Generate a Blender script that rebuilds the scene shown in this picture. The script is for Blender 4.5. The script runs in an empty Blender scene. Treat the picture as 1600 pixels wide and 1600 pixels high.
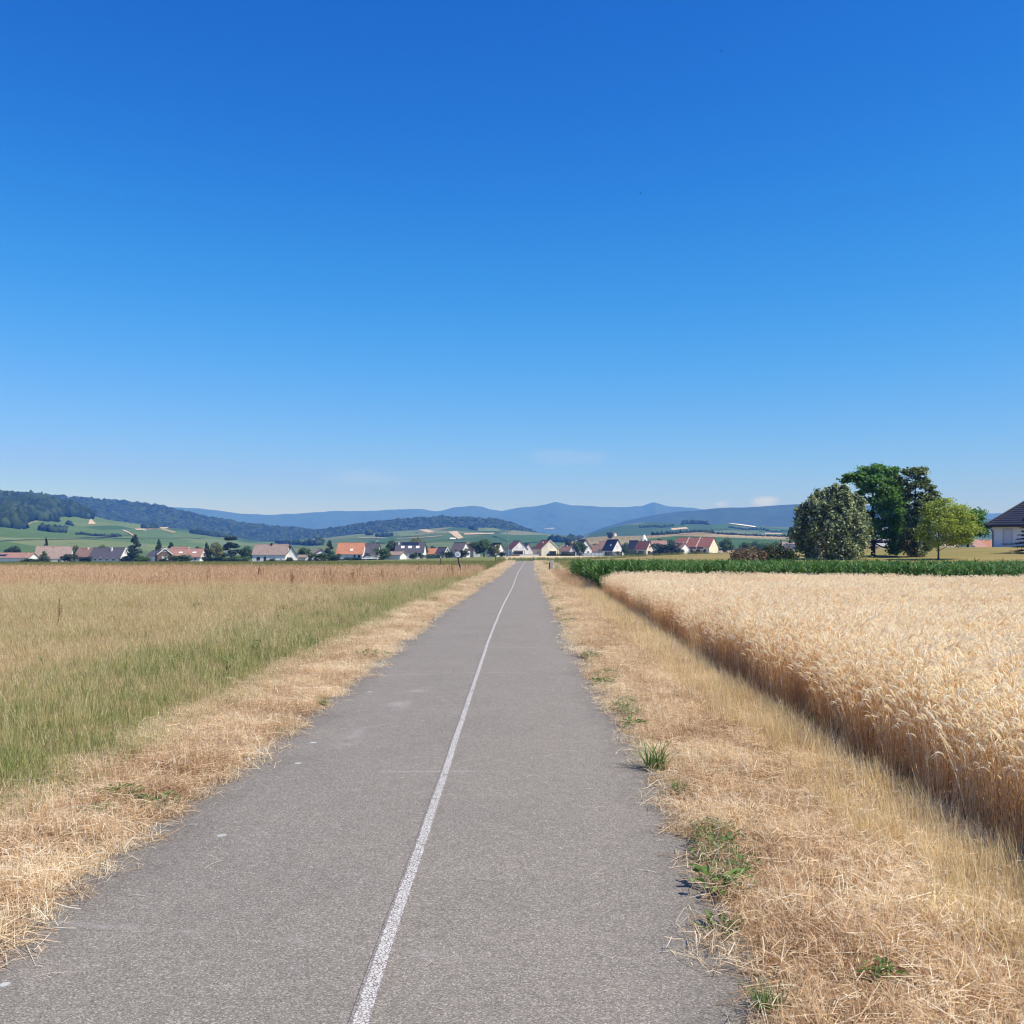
import bpy, bmesh, math, random
import numpy as np
from mathutils import Vector, Matrix, noise as mnoise

random.seed(7)
rng = np.random.default_rng(7)
S = bpy.context.scene
COL = S.collection
R = math.radians

# ------------------------------------------------------------------ camera, sky, sun, exposure
EYE, HZ, W16 = 1.65, 862.0, 1600.0
cam = bpy.data.cameras.new('camera')
cam.sensor_width = 36
cam.lens = 36
cam.shift_y = (HZ - 800) / W16
cam.clip_start = 0.05
cam.clip_end = 40000
camo = bpy.data.objects.new('camera', cam)
COL.objects.link(camo)
camo.location = (0, 0, EYE)
camo.rotation_euler = (R(90), 0, 0)
S.camera = camo

SUN_EL, SUN_AZ = R(53), R(114)
w = bpy.data.worlds.new('World')
S.world = w
w.use_nodes = True
nt = w.node_tree
nt.nodes.clear()
sky = nt.nodes.new('ShaderNodeTexSky')
sky.sky_type = 'NISHITA'
sky.sun_disc = False
sky.sun_elevation = SUN_EL
sky.sun_rotation = SUN_AZ
sky.altitude = 200
sky.air_density = 1.0
sky.dust_density = 0.3
sky.ozone_density = 3.0
# the clear sky graded per channel to the deep summer blue of the photograph
def sky_curve(sock, pts):
    a = nt.nodes.new('ShaderNodeMath'); a.operation = 'MULTIPLY'; a.inputs[1].default_value = 0.12
    nt.links.new(sock, a.inputs[0])
    c = nt.nodes.new('ShaderNodeFloatCurve')
    cm = c.mapping
    cv = cm.curves[0]
    cv.points[0].location = (0, 0); cv.points[1].location = pts[-1]
    for p in pts[:-1]: cv.points.new(*p)
    cm.extend = 'HORIZONTAL'
    cm.update()
    nt.links.new(a.outputs[0], c.inputs['Value'])
    b = nt.nodes.new('ShaderNodeMath'); b.operation = 'DIVIDE'; b.inputs[1].default_value = 0.12
    nt.links.new(c.outputs[0], b.inputs[0])
    return b.outputs[0]
sp = nt.nodes.new('ShaderNodeSeparateColor'); cb = nt.nodes.new('ShaderNodeCombineColor')
nt.links.new(sky.outputs[0], sp.inputs[0])
SKY_R = [(.129, .004), (.194, .018), (.262, .046), (.348, .096), (.485, .178), (.66, .285), (1, .75)]  # bright ends of the curves lifted near the sun, an added warm fill
SKY_G = [(.221, .088), (.325, .168), (.421, .233), (.529, .290), (.66, .352), (.75, .38), (1, .75)]
SKY_B = [(.25, .24), (.5, .485), (.75, .70), (1, .88)]
for k, pts in enumerate((SKY_R, SKY_G, SKY_B)):
    nt.links.new(sky_curve(sp.outputs[k], pts), cb.inputs[k])
bg = nt.nodes.new('ShaderNodeBackground')
bg.inputs['Strength'].default_value = 0.12
wo = nt.nodes.new('ShaderNodeOutputWorld')
# faint wisps low over the hills and two small far cumulus puffs
def wmath(op, a, b=0.0):
    x = nt.nodes.new('ShaderNodeMath'); x.operation = op
    for k, v in ((0, a), (1, b)):
        if hasattr(v, 'is_linked'): nt.links.new(v, x.inputs[k])
        else: x.inputs[k].default_value = v
    return x.outputs[0]
tc = nt.nodes.new('ShaderNodeTexCoord'); sx = nt.nodes.new('ShaderNodeSeparateXYZ'); nt.links.new(tc.outputs['Generated'], sx.inputs[0])
fwd = wmath('MAXIMUM', sx.outputs[1], 0.05)
az_, el_ = wmath('DIVIDE', sx.outputs[0], fwd), wmath('DIVIDE', sx.outputs[2], fwd)
cx = nt.nodes.new('ShaderNodeCombineXYZ'); nt.links.new(wmath('MULTIPLY', az_, 14), cx.inputs[0]); nt.links.new(wmath('MULTIPLY', el_, 60), cx.inputs[1])
cn = nt.nodes.new('ShaderNodeTexNoise'); nt.links.new(cx.outputs[0], cn.inputs['Vector']); cn.inputs['Scale'].default_value = 1.0; cn.inputs['Detail'].default_value = 6
def puff(a0, e0, wa, we_, amp, sharp):
    u = wmath('DIVIDE', wmath('SUBTRACT', az_, a0), wa); v = wmath('DIVIDE', wmath('SUBTRACT', el_, e0), we_)
    r = wmath('SUBTRACT', 1.0, wmath('SQRT', wmath('ADD', wmath('MULTIPLY', u, u), wmath('MULTIPLY', v, v))))
    r = wmath('ADD', r, wmath('MULTIPLY', wmath('SUBTRACT', cn.outputs['Fac'], 0.5), sharp))
    m = nt.nodes.new('ShaderNodeMapRange'); m.interpolation_type = 'SMOOTHSTEP'; nt.links.new(r, m.inputs[0])
    m.inputs[1].default_value = 0.0; m.inputs[2].default_value = 0.8; m.inputs[3].default_value = 0.0; m.inputs[4].default_value = amp
    return m.outputs[0]
cloud = puff(.247, .0485, .018, .006, .55, 1.6)
for q in ((.205, .0465, .009, .004, .35, 1.6), (-.145, .073, .06, .011, .12, 2.4), (.045, .092, .07, .010, .10, 2.4)):
    cloud = wmath('MAXIMUM', cloud, puff(*q))
cmx = nt.nodes.new('ShaderNodeMix'); cmx.data_type = 'RGBA'
nt.links.new(cloud, cmx.inputs[0]); nt.links.new(cb.outputs[0], cmx.inputs[6]); cmx.inputs[7].default_value = (4.6, 4.7, 5.2, 1)
nt.links.new(cmx.outputs[2], bg.inputs['Color'])
nt.links.new(bg.outputs[0], wo.inputs['Surface'])

sl = bpy.data.lights.new('sun', 'SUN')
sl.energy = 4.2
sl.angle = R(0.5)
sl.color = (1.0, 0.95, 0.87)
so = bpy.data.objects.new('sun', sl)
COL.objects.link(so)
sdir = Vector((math.sin(SUN_AZ) * math.cos(SUN_EL), math.cos(SUN_AZ) * math.cos(SUN_EL), math.sin(SUN_EL)))
so.rotation_euler = (-sdir).to_track_quat('-Z', 'Y').to_euler()
so.location = (60, -20, 80)

S.view_settings.view_transform = 'Standard'
S.view_settings.look = 'None'
S.view_settings.exposure = 0.58
S.view_settings.gamma = 1.0
S.render.engine = 'CYCLES'
S.cycles.use_denoising = True
S.cycles.denoiser = 'OPENIMAGEDENOISE'
S.cycles.denoising_input_passes = 'RGB_ALBEDO_NORMAL'
S.cycles.denoising_prefilter = 'ACCURATE'
S.cycles.max_bounces = 6
S.cycles.diffuse_bounces = 3
S.cycles.transmission_bounces = 4
S.cycles.transparent_max_bounces = 12
S.cycles.volume_bounces = 0
S.cycles.sample_clamp_indirect = 6
S.cycles.use_adaptive_sampling = False
S.cycles.filter_width = 1.2 if hasattr(S.cycles, 'filter_width') else 1.5

# ------------------------------------------------------------------ helpers
def at(px, d):
    return (px - 800.0) / W16 * d

def zat(py, d):
    return EYE + (HZ - py) / W16 * d

def sst(a, b, x):
    t = np.clip((np.asarray(x, float) - a) / (b - a), 0, 1)
    return t * t * (3 - 2 * t)

def tag(o, label=None, cat=None, group=None, kind=None):
    if label: o['label'] = label
    if cat: o['category'] = cat
    if group: o['group'] = group
    if kind: o['kind'] = kind
    return o

def empty(name, loc, rz=0.0, label=None, cat=None, group=None):
    o = bpy.data.objects.new(name, None)
    COL.objects.link(o)
    o.empty_display_size = 0.2
    o.location = loc
    o.rotation_euler = (0, 0, rz)
    return tag(o, label, cat, group)

def link(name, me, parent=None):
    o = bpy.data.objects.new(name, me)
    COL.objects.link(o)
    if parent: o.parent = parent
    return o

def np_mesh(name, V, F, mat=None, tint=None, smooth=False):
    """V (n,3); F (m,k) with one k."""
    V = np.ascontiguousarray(V, np.float32)
    F = np.ascontiguousarray(F, np.int32)
    me = bpy.data.meshes.new(name)
    me.vertices.add(len(V))
    me.vertices.foreach_set('co', V.ravel())
    m, k = F.shape
    me.loops.add(m * k)
    me.loops.foreach_set('vertex_index', F.ravel())
    me.polygons.add(m)
    me.polygons.foreach_set('loop_start', np.arange(0, m * k, k, dtype=np.int32))
    if smooth:
        me.polygons.foreach_set('use_smooth', np.ones(m, bool))
    me.update(calc_edges=True)
    if tint is not None:
        a = me.attributes.new('tint', 'FLOAT', 'POINT')
        a.data.foreach_set('value', np.ascontiguousarray(tint, np.float32))
    if mat: me.materials.append(mat)
    return me

class MB:
    def __init__(s):
        s.v, s.f, s.t = [], [], []
    def add(s, vs, fs, tint=0.5):
        b = len(s.v)
        s.v += [tuple(x) for x in vs]
        s.t += [tint] * len(vs)
        s.f += [tuple(i + b for i in f) for f in fs]
    def box(s, c, d, rot=None):
        x, y, z = c
        a, b, e = d[0] / 2, d[1] / 2, d[2] / 2
        vs = [Vector((sx * a, sy * b, sz * e)) for sz in (-1, 1) for sx, sy in ((-1, -1), (1, -1), (1, 1), (-1, 1))]
        if rot is not None: vs = [rot @ v for v in vs]
        vs = [v + Vector(c) for v in vs]
        s.add(vs, [(3, 2, 1, 0), (4, 5, 6, 7), (0, 1, 5, 4), (1, 2, 6, 5), (2, 3, 7, 6), (3, 0, 4, 7)])
    def tube(s, pts, rad, n=8, cap=True):
        pts = [Vector(p) for p in pts]
        rr = rad if isinstance(rad, (list, tuple)) else [rad] * len(pts)
        b = len(s.v)
        for i, p in enumerate(pts):
            d = (pts[min(i + 1, len(pts) - 1)] - pts[max(i - 1, 0)]).normalized()
            u = d.cross(Vector((0, 1, 0.01)))
            if u.length < 1e-3: u = d.cross(Vector((1, 0, 0)))
            u.normalize(); q = d.cross(u)
            for k in range(n):
                a = 2 * math.pi * k / n
                s.v.append(tuple(p + (u * math.cos(a) + q * math.sin(a)) * rr[i])); s.t.append(0.5)
        for i in range(len(pts) - 1):
            for k in range(n):
                s.f.append((b + i * n + k, b + i * n + (k + 1) % n, b + (i + 1) * n + (k + 1) % n, b + (i + 1) * n + k))
        if cap:
            s.f.append(tuple(b + k for k in range(n))[::-1])
            e = b + (len(pts) - 1) * n
            s.f.append(tuple(e + k for k in range(n)))
    def prism(s, poly, ext):
        n = len(poly)
        a = [Vector(p) for p in poly]; e = Vector(ext)
        s.add(a + [p + e for p in a], [tuple(range(n))[::-1], tuple(range(n, 2 * n))] + [(i, (i + 1) % n, n + (i + 1) % n, n + i) for i in range(n)])
    def lathe(s, prof, c=(0, 0, 0), n=16):
        b = len(s.v)
        for r, z in prof:
            for k in range(n):
                a = 2 * math.pi * k / n
                s.v.append((c[0] + r * math.cos(a), c[1] + r * math.sin(a), c[2] + z)); s.t.append(0.5)
        for i in range(len(prof) - 1):
            for k in range(n):
                s.f.append((b + i * n + k, b + i * n + (k + 1) % n, b + (i + 1) * n + (k + 1) % n, b + (i + 1) * n + k))
    def mesh(s, name, mat=None, smooth=False, recalc=True, bevel=0):
        me = bpy.data.meshes.new(name)
        me.from_pydata(s.v, [], s.f)
        a = me.attributes.new('tint', 'FLOAT', 'POINT')
        a.data.foreach_set('value', np.array(s.t, np.float32))
        if recalc:
            bm = bmesh.new(); bm.from_mesh(me)
            bmesh.ops.recalc_face_normals(bm, faces=bm.faces)
            if bevel:
                bmesh.ops.bevel(bm, geom=[e for e in bm.edges], offset=bevel, segments=1, affect='EDGES')
            bm.to_mesh(me); bm.free()
        if smooth:
            me.polygons.foreach_set('use_smooth', np.ones(len(me.polygons), bool))
        if mat: me.materials.append(mat)
        return me
    def build(s, name, mat, parent=None, **k):
        return link(name, s.mesh(name, mat, **k), parent)

# ------------------------------------------------------------------ materials
class NT:
    def __init__(s, name):
        s.m = bpy.data.materials.new(name); s.m.use_nodes = True
        s.t = s.m.node_tree; s.t.nodes.clear()
        s.out = s.n('ShaderNodeOutputMaterial')
    def n(s, typ, **k):
        x = s.t.nodes.new(typ)
        for a, b in k.items(): setattr(x, a, b)
        return x
    def l(s, a, b): s.t.links.new(a, b)
    def val(s, sock, v):
        if hasattr(v, 'is_linked'): s.l(v, sock)
        else: sock.default_value = v
    def pos(s): return s.n('ShaderNodeNewGeometry').outputs['Position']
    def noise(s, vec, scale, detail=3, rough=0.55, dim='3D'):
        x = s.n('ShaderNodeTexNoise', noise_dimensions=dim)
        if vec is not None: s.l(vec, x.inputs['Vector'])
        x.inputs['Scale'].default_value = scale; x.inputs['Detail'].default_value = detail
        x.inputs['Roughness'].default_value = rough
        return x.outputs['Fac']
    def vor(s, vec, scale, feature='F1', out='Distance', rand=1.0):
        x = s.n('ShaderNodeTexVoronoi', feature=feature)
        if vec is not None: s.l(vec, x.inputs['Vector'])
        x.inputs['Scale'].default_value = scale; x.inputs['Randomness'].default_value = rand
        return x.outputs[out]
    def math(s, op, a, b=0.0, c=None):
        x = s.n('ShaderNodeMath', operation=op)
        s.val(x.inputs[0], a); s.val(x.inputs[1], b)
        if c is not None: s.val(x.inputs[2], c)
        return x.outputs[0]
    def step(s, x, a, b, lo=0.0, hi=1.0):
        m = s.n('ShaderNodeMapRange', interpolation_type='SMOOTHSTEP')
        s.val(m.inputs[0], x); m.inputs[1].default_value = a; m.inputs[2].default_value = b
        m.inputs[3].default_value = lo; m.inputs[4].default_value = hi
        return m.outputs[0]
    def mix(s, f, a, b, mode='MIX'):
        x = s.n('ShaderNodeMix', data_type='RGBA', blend_type=mode)
        s.val(x.inputs[0], f)
        for q, v in ((6, a), (7, b)):
            if hasattr(v, 'is_linked'): s.l(v, x.inputs[q])
            else: x.inputs[q].default_value = (*v[:3], 1)
        return x.outputs[2]
    def ramp(s, f, stops, interp='LINEAR'):
        x = s.n('ShaderNodeValToRGB'); s.l(f, x.inputs[0])
        cr = x.color_ramp; cr.interpolation = interp
        while len(cr.elements) < len(stops): cr.elements.new(0.5)
        for e, (p, c) in zip(cr.elements, stops):
            e.position = p; e.color = (*c, 1)
        return x.outputs[0]
    def xyz(s, vec):
        x = s.n('ShaderNodeSeparateXYZ'); s.l(vec, x.inputs[0]); return x.outputs
    def attr(s, name, typ='GEOMETRY'):
        return s.n('ShaderNodeAttribute', attribute_name=name, attribute_type=typ).outputs['Fac']
    def rand(s): return s.n('ShaderNodeObjectInfo').outputs['Random']
    def bump(s, h, strength=0.3, dist=0.01):
        b = s.n('ShaderNodeBump'); s.l(h, b.inputs['Height'])
        b.inputs['Strength'].default_value = strength; b.inputs['Distance'].default_value = dist
        return b.outputs[0]
    def bsdf(s, col, rough=0.8, spec=0.25, normal=None, metal=0.0):
        p = s.n('ShaderNodeBsdfPrincipled')
        s.val(p.inputs['Base Color'], col if hasattr(col, 'is_linked') else (*col, 1))
        p.inputs['Roughness'].default_value = rough
        p.inputs['Specular IOR Level'].default_value = spec
        p.inputs['Metallic'].default_value = metal
        if normal is not None: s.l(normal, p.inputs['Normal'])
        return p.outputs[0]
    def surf(s, sh):
        s.l(sh, s.out.inputs['Surface']); return s.m
    def leafy(s, col, transl=0.3, rough=0.55, spec=0.2, gain=(1.3, 1.3, 1.0)):
        a = s.bsdf(col, rough, spec)
        t = s.n('ShaderNodeBsdfTranslucent')
        g = s.mix(1.0, col, gain, 'MULTIPLY')
        s.l(g, t.inputs['Color'])
        m = s.n('ShaderNodeMixShader'); m.inputs[0].default_value = transl
        s.l(a, m.inputs[1]); s.l(t.outputs[0], m.inputs[2])
        return s.surf(m.outputs[0])

_mc = {}
def plain(name, col, rough=0.7, var=0.12, scale=1.5, spec=0.3, metal=0.0):
    if name in _mc: return _mc[name]
    t = NT(name)
    f = t.noise(t.n('ShaderNodeTexCoord').outputs['Object'], scale, 5, 0.65)
    c = t.mix(f, tuple(x * (1 - var) for x in col), tuple(min(1, x * (1 + var)) for x in col))
    _mc[name] = t.surf(t.bsdf(c, rough, spec, metal=metal))
    return _mc[name]

def tile_mat(name, col, var=0.3):
    """roof tiles: small patches of slightly different fired colour and weathering"""
    if name in _mc: return _mc[name]
    t = NT(name)
    o = t.n('ShaderNodeTexCoord').outputs['Object']
    cell = t.vor(o, 3.2, out='Color')
    g = t.xyz(cell)[0]
    n1 = t.noise(o, 0.7, 5, 0.7)
    f = t.math('ADD', t.math('MULTIPLY', g, 0.5), t.math('MULTIPLY', n1, 0.6))
    c = t.ramp(f, [(0.2, tuple(x * (1 - var) for x in col)), (0.55, col), (0.9, tuple(x * (1 + var) for x in col))])
    h = t.n('ShaderNodeTexWave', wave_type='BANDS', bands_direction='Z')
    t.l(o, h.inputs['Vector']); h.inputs['Scale'].default_value = 1.6
    _mc[name] = t.surf(t.bsdf(c, 0.75, 0.25, t.bump(h.outputs['Fac'], 0.5, 0.03)))
    return _mc[name]

def veg(name, stops, transl=0.3, patch=0.25, pscale=0.8, rough=0.6, var=0.35):
    """leaf material: colour from the blade's own tint, from each plant and from soft patches of the stand"""
    t = NT(name)
    f = t.math('ADD', t.attr('tint'), t.math('MULTIPLY_ADD', t.rand(), var, -var / 2))
    f = t.math('ADD', f, t.math('MULTIPLY', t.math('SUBTRACT', t.noise(t.pos(), pscale, 4), 0.5), patch * 3))
    return t.leafy(t.ramp(f, stops), transl, rough)

# ------------------------------------------------------------------ the lie of the land
PL_Y = [0, 3, 10, 19, 28, 41, 66, 100, 155, 190, 260]
PL_X = [-2.2, -2.1, -2.0, -1.93, -1.85, -1.55, -0.98, -0.45, 0.25, 0.6, 2.0]
PR_Y = [0, 3.7, 5.3, 8.5, 14.8, 21, 42, 80, 94, 147, 190, 260]
PR_X = [.80, .84, .92, 1.04, 1.05, 1.12, 1.44, 2.05, 2.25, 3.5, 4.3, 7.0]
PC_Y = [0, 3.6, 7.2, 19, 30, 46, 80, 155, 190]
PC_X = [-.54, -.515, -.49, -.42, -.28, .02, .48, 1.94, 2.5]
def pl(y): return np.interp(y, PL_Y, PL_X)
def pr(y): return np.interp(y, PR_Y, PR_X)
def pc(y): return np.interp(y, PC_Y, PC_X)
WE_Y = [0, 5.8, 7.3, 9.5, 12.9, 17, 24.4, 38, 60]
WE_X = [2.75, 2.8, 2.82, 2.88, 2.9, 3.0, 3.2, 3.5, 4.0]
def we(y): return np.interp(y, WE_Y, WE_X)          # edge of the barley
def bar_back(x): return 40.5 - 0.45 * (np.asarray(x) - 3.5)

def G(x, y):
    x = np.asarray(x, float); y = np.asarray(y, float)
    m = sst(-110, 10, x)
    s = 0.0105 * (1 - m) + 0.0012 * m
    z = -s * (np.clip(y, 130, 520) - 130)
    A = 1.4 + 0.85 * sst(38, 64, x)
    z = z + A * sst(6, 36, x) * sst(84, 138, y) * (1 - sst(170, 260, y))
    off = np.maximum(x - pr(y), pl(y) - x)
    z = z + 0.035 * sst(0.0, 0.35, off) * (1 - sst(150, 175, y))
    z = z - 0.13 * np.exp(-((x - we(y) + 0.02) / 0.22) ** 2) * sst(2, 4, y) * (1 - sst(38, 44, y))
    z = z + 0.03 * np.sin(x * 0.9 + 1.3) * np.sin(y * 0.7) * sst(1.0, 3.0, off) * (1 - sst(60, 90, y))
    z = z - 0.5 * (1 - sst(-40, -8, y))* 0
    return z

def grid_mesh(name, xs, ys, zf, mat, smooth=True):
    X, Y = np.meshgrid(xs, ys)
    Z = zf(X, Y)
    V = np.stack([X.ravel(), Y.ravel(), Z.ravel()], 1)
    nx, ny = len(xs), len(ys)
    i = (np.arange(ny - 1)[:, None] * nx + np.arange(nx - 1)[None]).ravel()
    F = np.stack([i, i + 1, i + nx + 1, i + nx], 1)
    return np_mesh(name, V, F, mat, smooth=smooth)

# ground material -------------------------------------------------------------
def ground_material():
    t = NT('dry_ground')
    p = t.pos()
    X, Y, Z = t.xyz(p)
    n_f = t.noise(p, 9.0, 6, 0.7)
    n_m = t.noise(p, 0.35, 5, 0.6)
    n_l = t.noise(p, 0.05, 4, 0.6)
    soil = t.ramp(n_f, [(0.25, (.10, .06, .03)), (0.5, (.24, .155, .08)), (0.75, (.40, .27, .14))])
    # far grassland: dry straw colour with olive patches
    stretch = t.n('ShaderNodeMapping'); t.l(p, stretch.inputs['Vector'])
    stretch.inputs['Scale'].default_value = (0.25, 1.0, 1.0)
    n_s = t.noise(stretch.outputs[0], 0.12, 5, 0.65)
    grass = t.ramp(n_s, [(0.3, (.13, .13, .035)), (0.5, (.25, .20, .08)), (0.7, (.36, .27, .13))])
    far = t.step(Y, 70, 105)
    c = t.mix(far, soil, grass)
    wob = t.math('MULTIPLY', t.math('SUBTRACT', n_l, 0.5), 14.0)
    Yw = t.math('ADD', Y, wob)
    # pale stubble strip in front of the village, right of the cycle path's end
    st = t.math('MULTIPLY', t.step(Yw, 243, 247), t.step(Yw, 470, 500, 1, 0))
    st = t.math('MULTIPLY', st, t.step(X, -6, 0))
    st = t.math('MULTIPLY', st, t.step(X, 110, 125, 1, 0))
    stub = t.ramp(n_s, [(0.3, (.52, .40, .22)), (0.7, (.66, .53, .31))])
    c = t.mix(st, c, stub)
    # green strip between the tan meadow and the stubble
    gs = t.math('MULTIPLY', t.step(Yw, 186, 190), t.step(Yw, 238, 243, 1, 0))
    gs = t.math('MULTIPLY', gs, t.step(X, -2, 2))
    c = t.mix(gs, c, t.ramp(n_m, [(0.3, (.06, .11, .025)), (0.7, (.13, .18, .05))]))
    # lawn on the bank under the trees
    lw = t.math('MULTIPLY', t.step(Yw, 80, 90), t.step(X, 9, 16))
    lw = t.math('MULTIPLY', lw, t.step(Yw, 240, 260, 1, 0))
    c = t.mix(lw, c, t.ramp(n_s, [(0.3, (.17, .155, .045)), (0.5, (.25, .20, .07)), (0.7, (.36, .25, .11))]))
    # green grassland on the left before the village
    lg = t.math('MULTIPLY', t.step(Yw, 80, 90), t.step(X, -4, -1, 1, 0))
    c = t.mix(lg, c, t.ramp(n_m, [(0.3, (.10, .13, .03)), (0.7, (.22, .21, .08))]))
    # far plain
    fp = t.step(Y, 520, 640)
    c = t.mix(fp, c, t.ramp(n_l, [(0.3, (.05, .10, .03)), (0.7, (.16, .17, .06))]))
    return t.surf(t.bsdf(c, 0.95, 0.1, t.bump(n_f, 0.6, 0.03)))

xs = np.unique(np.concatenate([np.linspace(-8400, -700, 10), np.linspace(-700, -120, 20), np.linspace(-120, -12, 50), np.linspace(-12, 12, 97),
                               np.linspace(12, 120, 60), np.linspace(120, 700, 20), np.linspace(700, 8400, 10)]))
ys = np.unique(np.concatenate([np.linspace(-150, -8, 8), np.linspace(-8, 60, 120), np.linspace(60, 320, 120), np.linspace(320, 700, 30), np.linspace(700, 11000, 28)]))
ground = link('ground', grid_mesh('ground', xs, ys, G, ground_material()))
tag(ground, 'dry tan farmland and meadow ground reaching to the hills', kind='structure')

# cycle path ------------------------------------------------------------------
def asphalt():
    t = NT('worn_asphalt')
    p = t.pos()
    X, Y, Z = t.xyz(p)
    uvn = t.n('ShaderNodeUVMap'); uvn.uv_map = 'UVMap'
    U, V, _ = t.xyz(uvn.outputs[0])
    cell = t.vor(p, 190.0, out='Color')
    cx = t.xyz(cell)[0]
    stone = t.ramp(cx, [(0.0, (.126, .111, .092)), (0.3, (.190, .167, .138)), (0.62, (.234, .206, .170)), (0.85, (.290, .255, .212)), (0.97, (.42, .38, .325))])
    big = t.noise(p, 0.9, 6, 0.65)
    med = t.noise(p, 14, 4, 0.6)
    c = t.mix(0.75, stone, t.ramp(big, [(0.3, (.92, .92, .93)), (0.5, (1, 1, 1)), (0.72, (1.07, 1.06, 1.05))]), 'MULTIPLY')
    c = t.mix(0.5, c, t.ramp(med, [(0.3, (.84, .84, .84)), (0.7, (1.14, 1.14, 1.14))]), 'MULTIPLY')
    # wheel-worn middle is paler, the margins are darker and greyer
    edge = t.math('MINIMUM', U, t.math('SUBTRACT', 1.0, U))
    ew = t.math('ADD', edge, t.math('MULTIPLY', t.math('SUBTRACT', big, 0.5), 0.25))
    em = t.step(ew, 0.02, 0.17, 1, 0)
    c = t.mix(t.math('MULTIPLY', em, 0.5), c, t.mix(1.0, c, (.66, .66, .66), 'MULTIPLY'))
    # fine dark seams along the paving and across it
    mp = t.n('ShaderNodeMapping'); t.l(p, mp.inputs['Vector']); mp.inputs['Scale'].default_value = (0.18, 1.0, 1.0)
    cr = t.vor(mp.outputs[0], 0.23, 'DISTANCE_TO_EDGE')
    crn = t.math('ADD', cr, t.math('MULTIPLY', t.math('SUBTRACT', med, 0.5), 0.012))
    cm = t.math('MULTIPLY', t.step(crn, 0.0, 0.006, 1, 0), t.step(big, 0.5, 0.62))
    c = t.mix(t.math('MULTIPLY', cm, 0.55), c, (.36, .33, .30))
    # pale lichen discs on the left margin
    lv = t.n('ShaderNodeTexVoronoi', feature='F1'); t.l(p, lv.inputs['Vector']); lv.inputs['Scale'].default_value = 7.0
    rr = t.xyz(lv.outputs['Color'])[1]
    lm = t.math('MULTIPLY', t.step(t.math('ADD', lv.outputs['Distance'], t.math('MULTIPLY', med, 0.1)), 0.26, 0.30, 1, 0), t.step(rr, 0.90, 0.92))
    lm = t.math('MULTIPLY', lm, t.math('MULTIPLY', t.step(U, 0.13, 0.22, 1, 0), t.step(Y, 12, 18, 1, 0)))
    c = t.mix(t.math('MULTIPLY', lm, 0.85), c, (.52, .53, .50))
    d = t.vor(p, 190.0)
    h = t.math('ADD', t.math('MULTIPLY', d, -1.0), t.math('MULTIPLY', med, 0.3))
    return t.surf(t.bsdf(c, 0.88, 0.2, t.bump(h, 0.35, 0.006)))

def strip_mesh(name, yy, xl, xr, z, mat, n=8):
    V, F, UV = [], [], []
    for y, a, b in zip(yy, xl, xr):
        for k in range(n + 1):
            u = k / n
            x = a + (b - a) * u
            V.append((x, y, z(x, y, u))); UV.append((u, y))
    for i in range(len(yy) - 1):
        for k in range(n):
            q = i * (n + 1) + k
            F.append((q, q + 1, q + n + 2, q + n + 1))
    me = np_mesh(name, np.array(V), np.array(F), mat, smooth=True)
    uv = me.uv_layers.new(name='UVMap')
    idx = np.array(F).ravel()
    uv.data.foreach_set('uv', np.array(UV, np.float32)[idx].ravel())
    return me
yy = np.concatenate([np.linspace(-6, 30, 180), np.linspace(30.5, 190, 160)])
wob_l = np.array([0.06 * mnoise.noise((y * 1.1, 3, 0)) + 0.05 * mnoise.noise((y * 3.1, 9, 0)) for y in yy])
wob_r = np.array([0.07 * mnoise.noise((y * 1.2, 21, 0)) + 0.05 * mnoise.noise((y * 3.3, 29, 0)) for y in yy])
# a gentle camber lifts the paving above the ground sheet (0.012 at the edge, 0.045 at the crown)
camber = lambda x, y, u: 0.012 + 0.033 * (1 - (2 * u - 1) ** 2) + G(x, y) * (1 if y > 120 else 0)
path = link('cycle_path', strip_mesh('cycle_path', yy, pl(yy) - 0.12 + wob_l, pr(yy) + 0.12 + wob_r, camber, asphalt(), 10))
tag(path, 'grey asphalt cycle path running straight to the village', kind='structure')

def paint():
    t = NT('cracked_white_paint')
    p = t.pos()
    uvn = t.n('ShaderNodeUVMap'); uvn.uv_map = 'UVMap'
    U, V, _ = t.xyz(uvn.outputs[0])
    n = t.noise(p, 30, 4, 0.6)
    warp = t.n('ShaderNodeVectorMath', operation='ADD'); t.l(p, warp.inputs[0])
    wn = t.n('ShaderNodeTexNoise'); t.l(p, wn.inputs['Vector']); wn.inputs['Scale'].default_value = 25
    sc = t.n('ShaderNodeVectorMath', operation='SCALE'); t.l(wn.outputs['Color'], sc.inputs[0]); sc.inputs['Scale'].default_value = 0.02
    t.l(sc.outputs[0], warp.inputs[1])
    cr = t.vor(warp.outputs[0], 60.0, 'DISTANCE_TO_EDGE')
    crack = t.step(cr, 0.05, 0.14)
    edge = t.math('MINIMUM', U, t.math('SUBTRACT', 1.0, U))
    ee = t.step(t.math('ADD', edge, t.math('MULTIPLY', t.math('SUBTRACT', n, 0.5), 0.30)), 0.13, 0.18)
    chip = t.step(t.noise(p, 9, 5, 0.75), 0.36, 0.42)
    f = t.math('MULTIPLY', t.math('MULTIPLY', crack, ee), chip)
    cell = t.xyz(t.vor(p, 190.0, out='Color'))[0]
    base = t.ramp(cell, [(0.0, (.10, .087, .076)), (0.5, (.21, .18, .155)), (0.95, (.38, .33, .29))])
    c = t.mix(f, base, t.ramp(n, [(0.3, (.46, .43, .385)), (0.7, (.66, .63, .57))]))
    return t.surf(t.bsdf(c, 0.7, 0.3, t.bump(f, 0.6, 0.003)))
hw = np.interp(yy, [0, 4, 7, 12, 40, 190], [0.042, 0.039, 0.034, 0.031, 0.036, 0.052])
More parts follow.
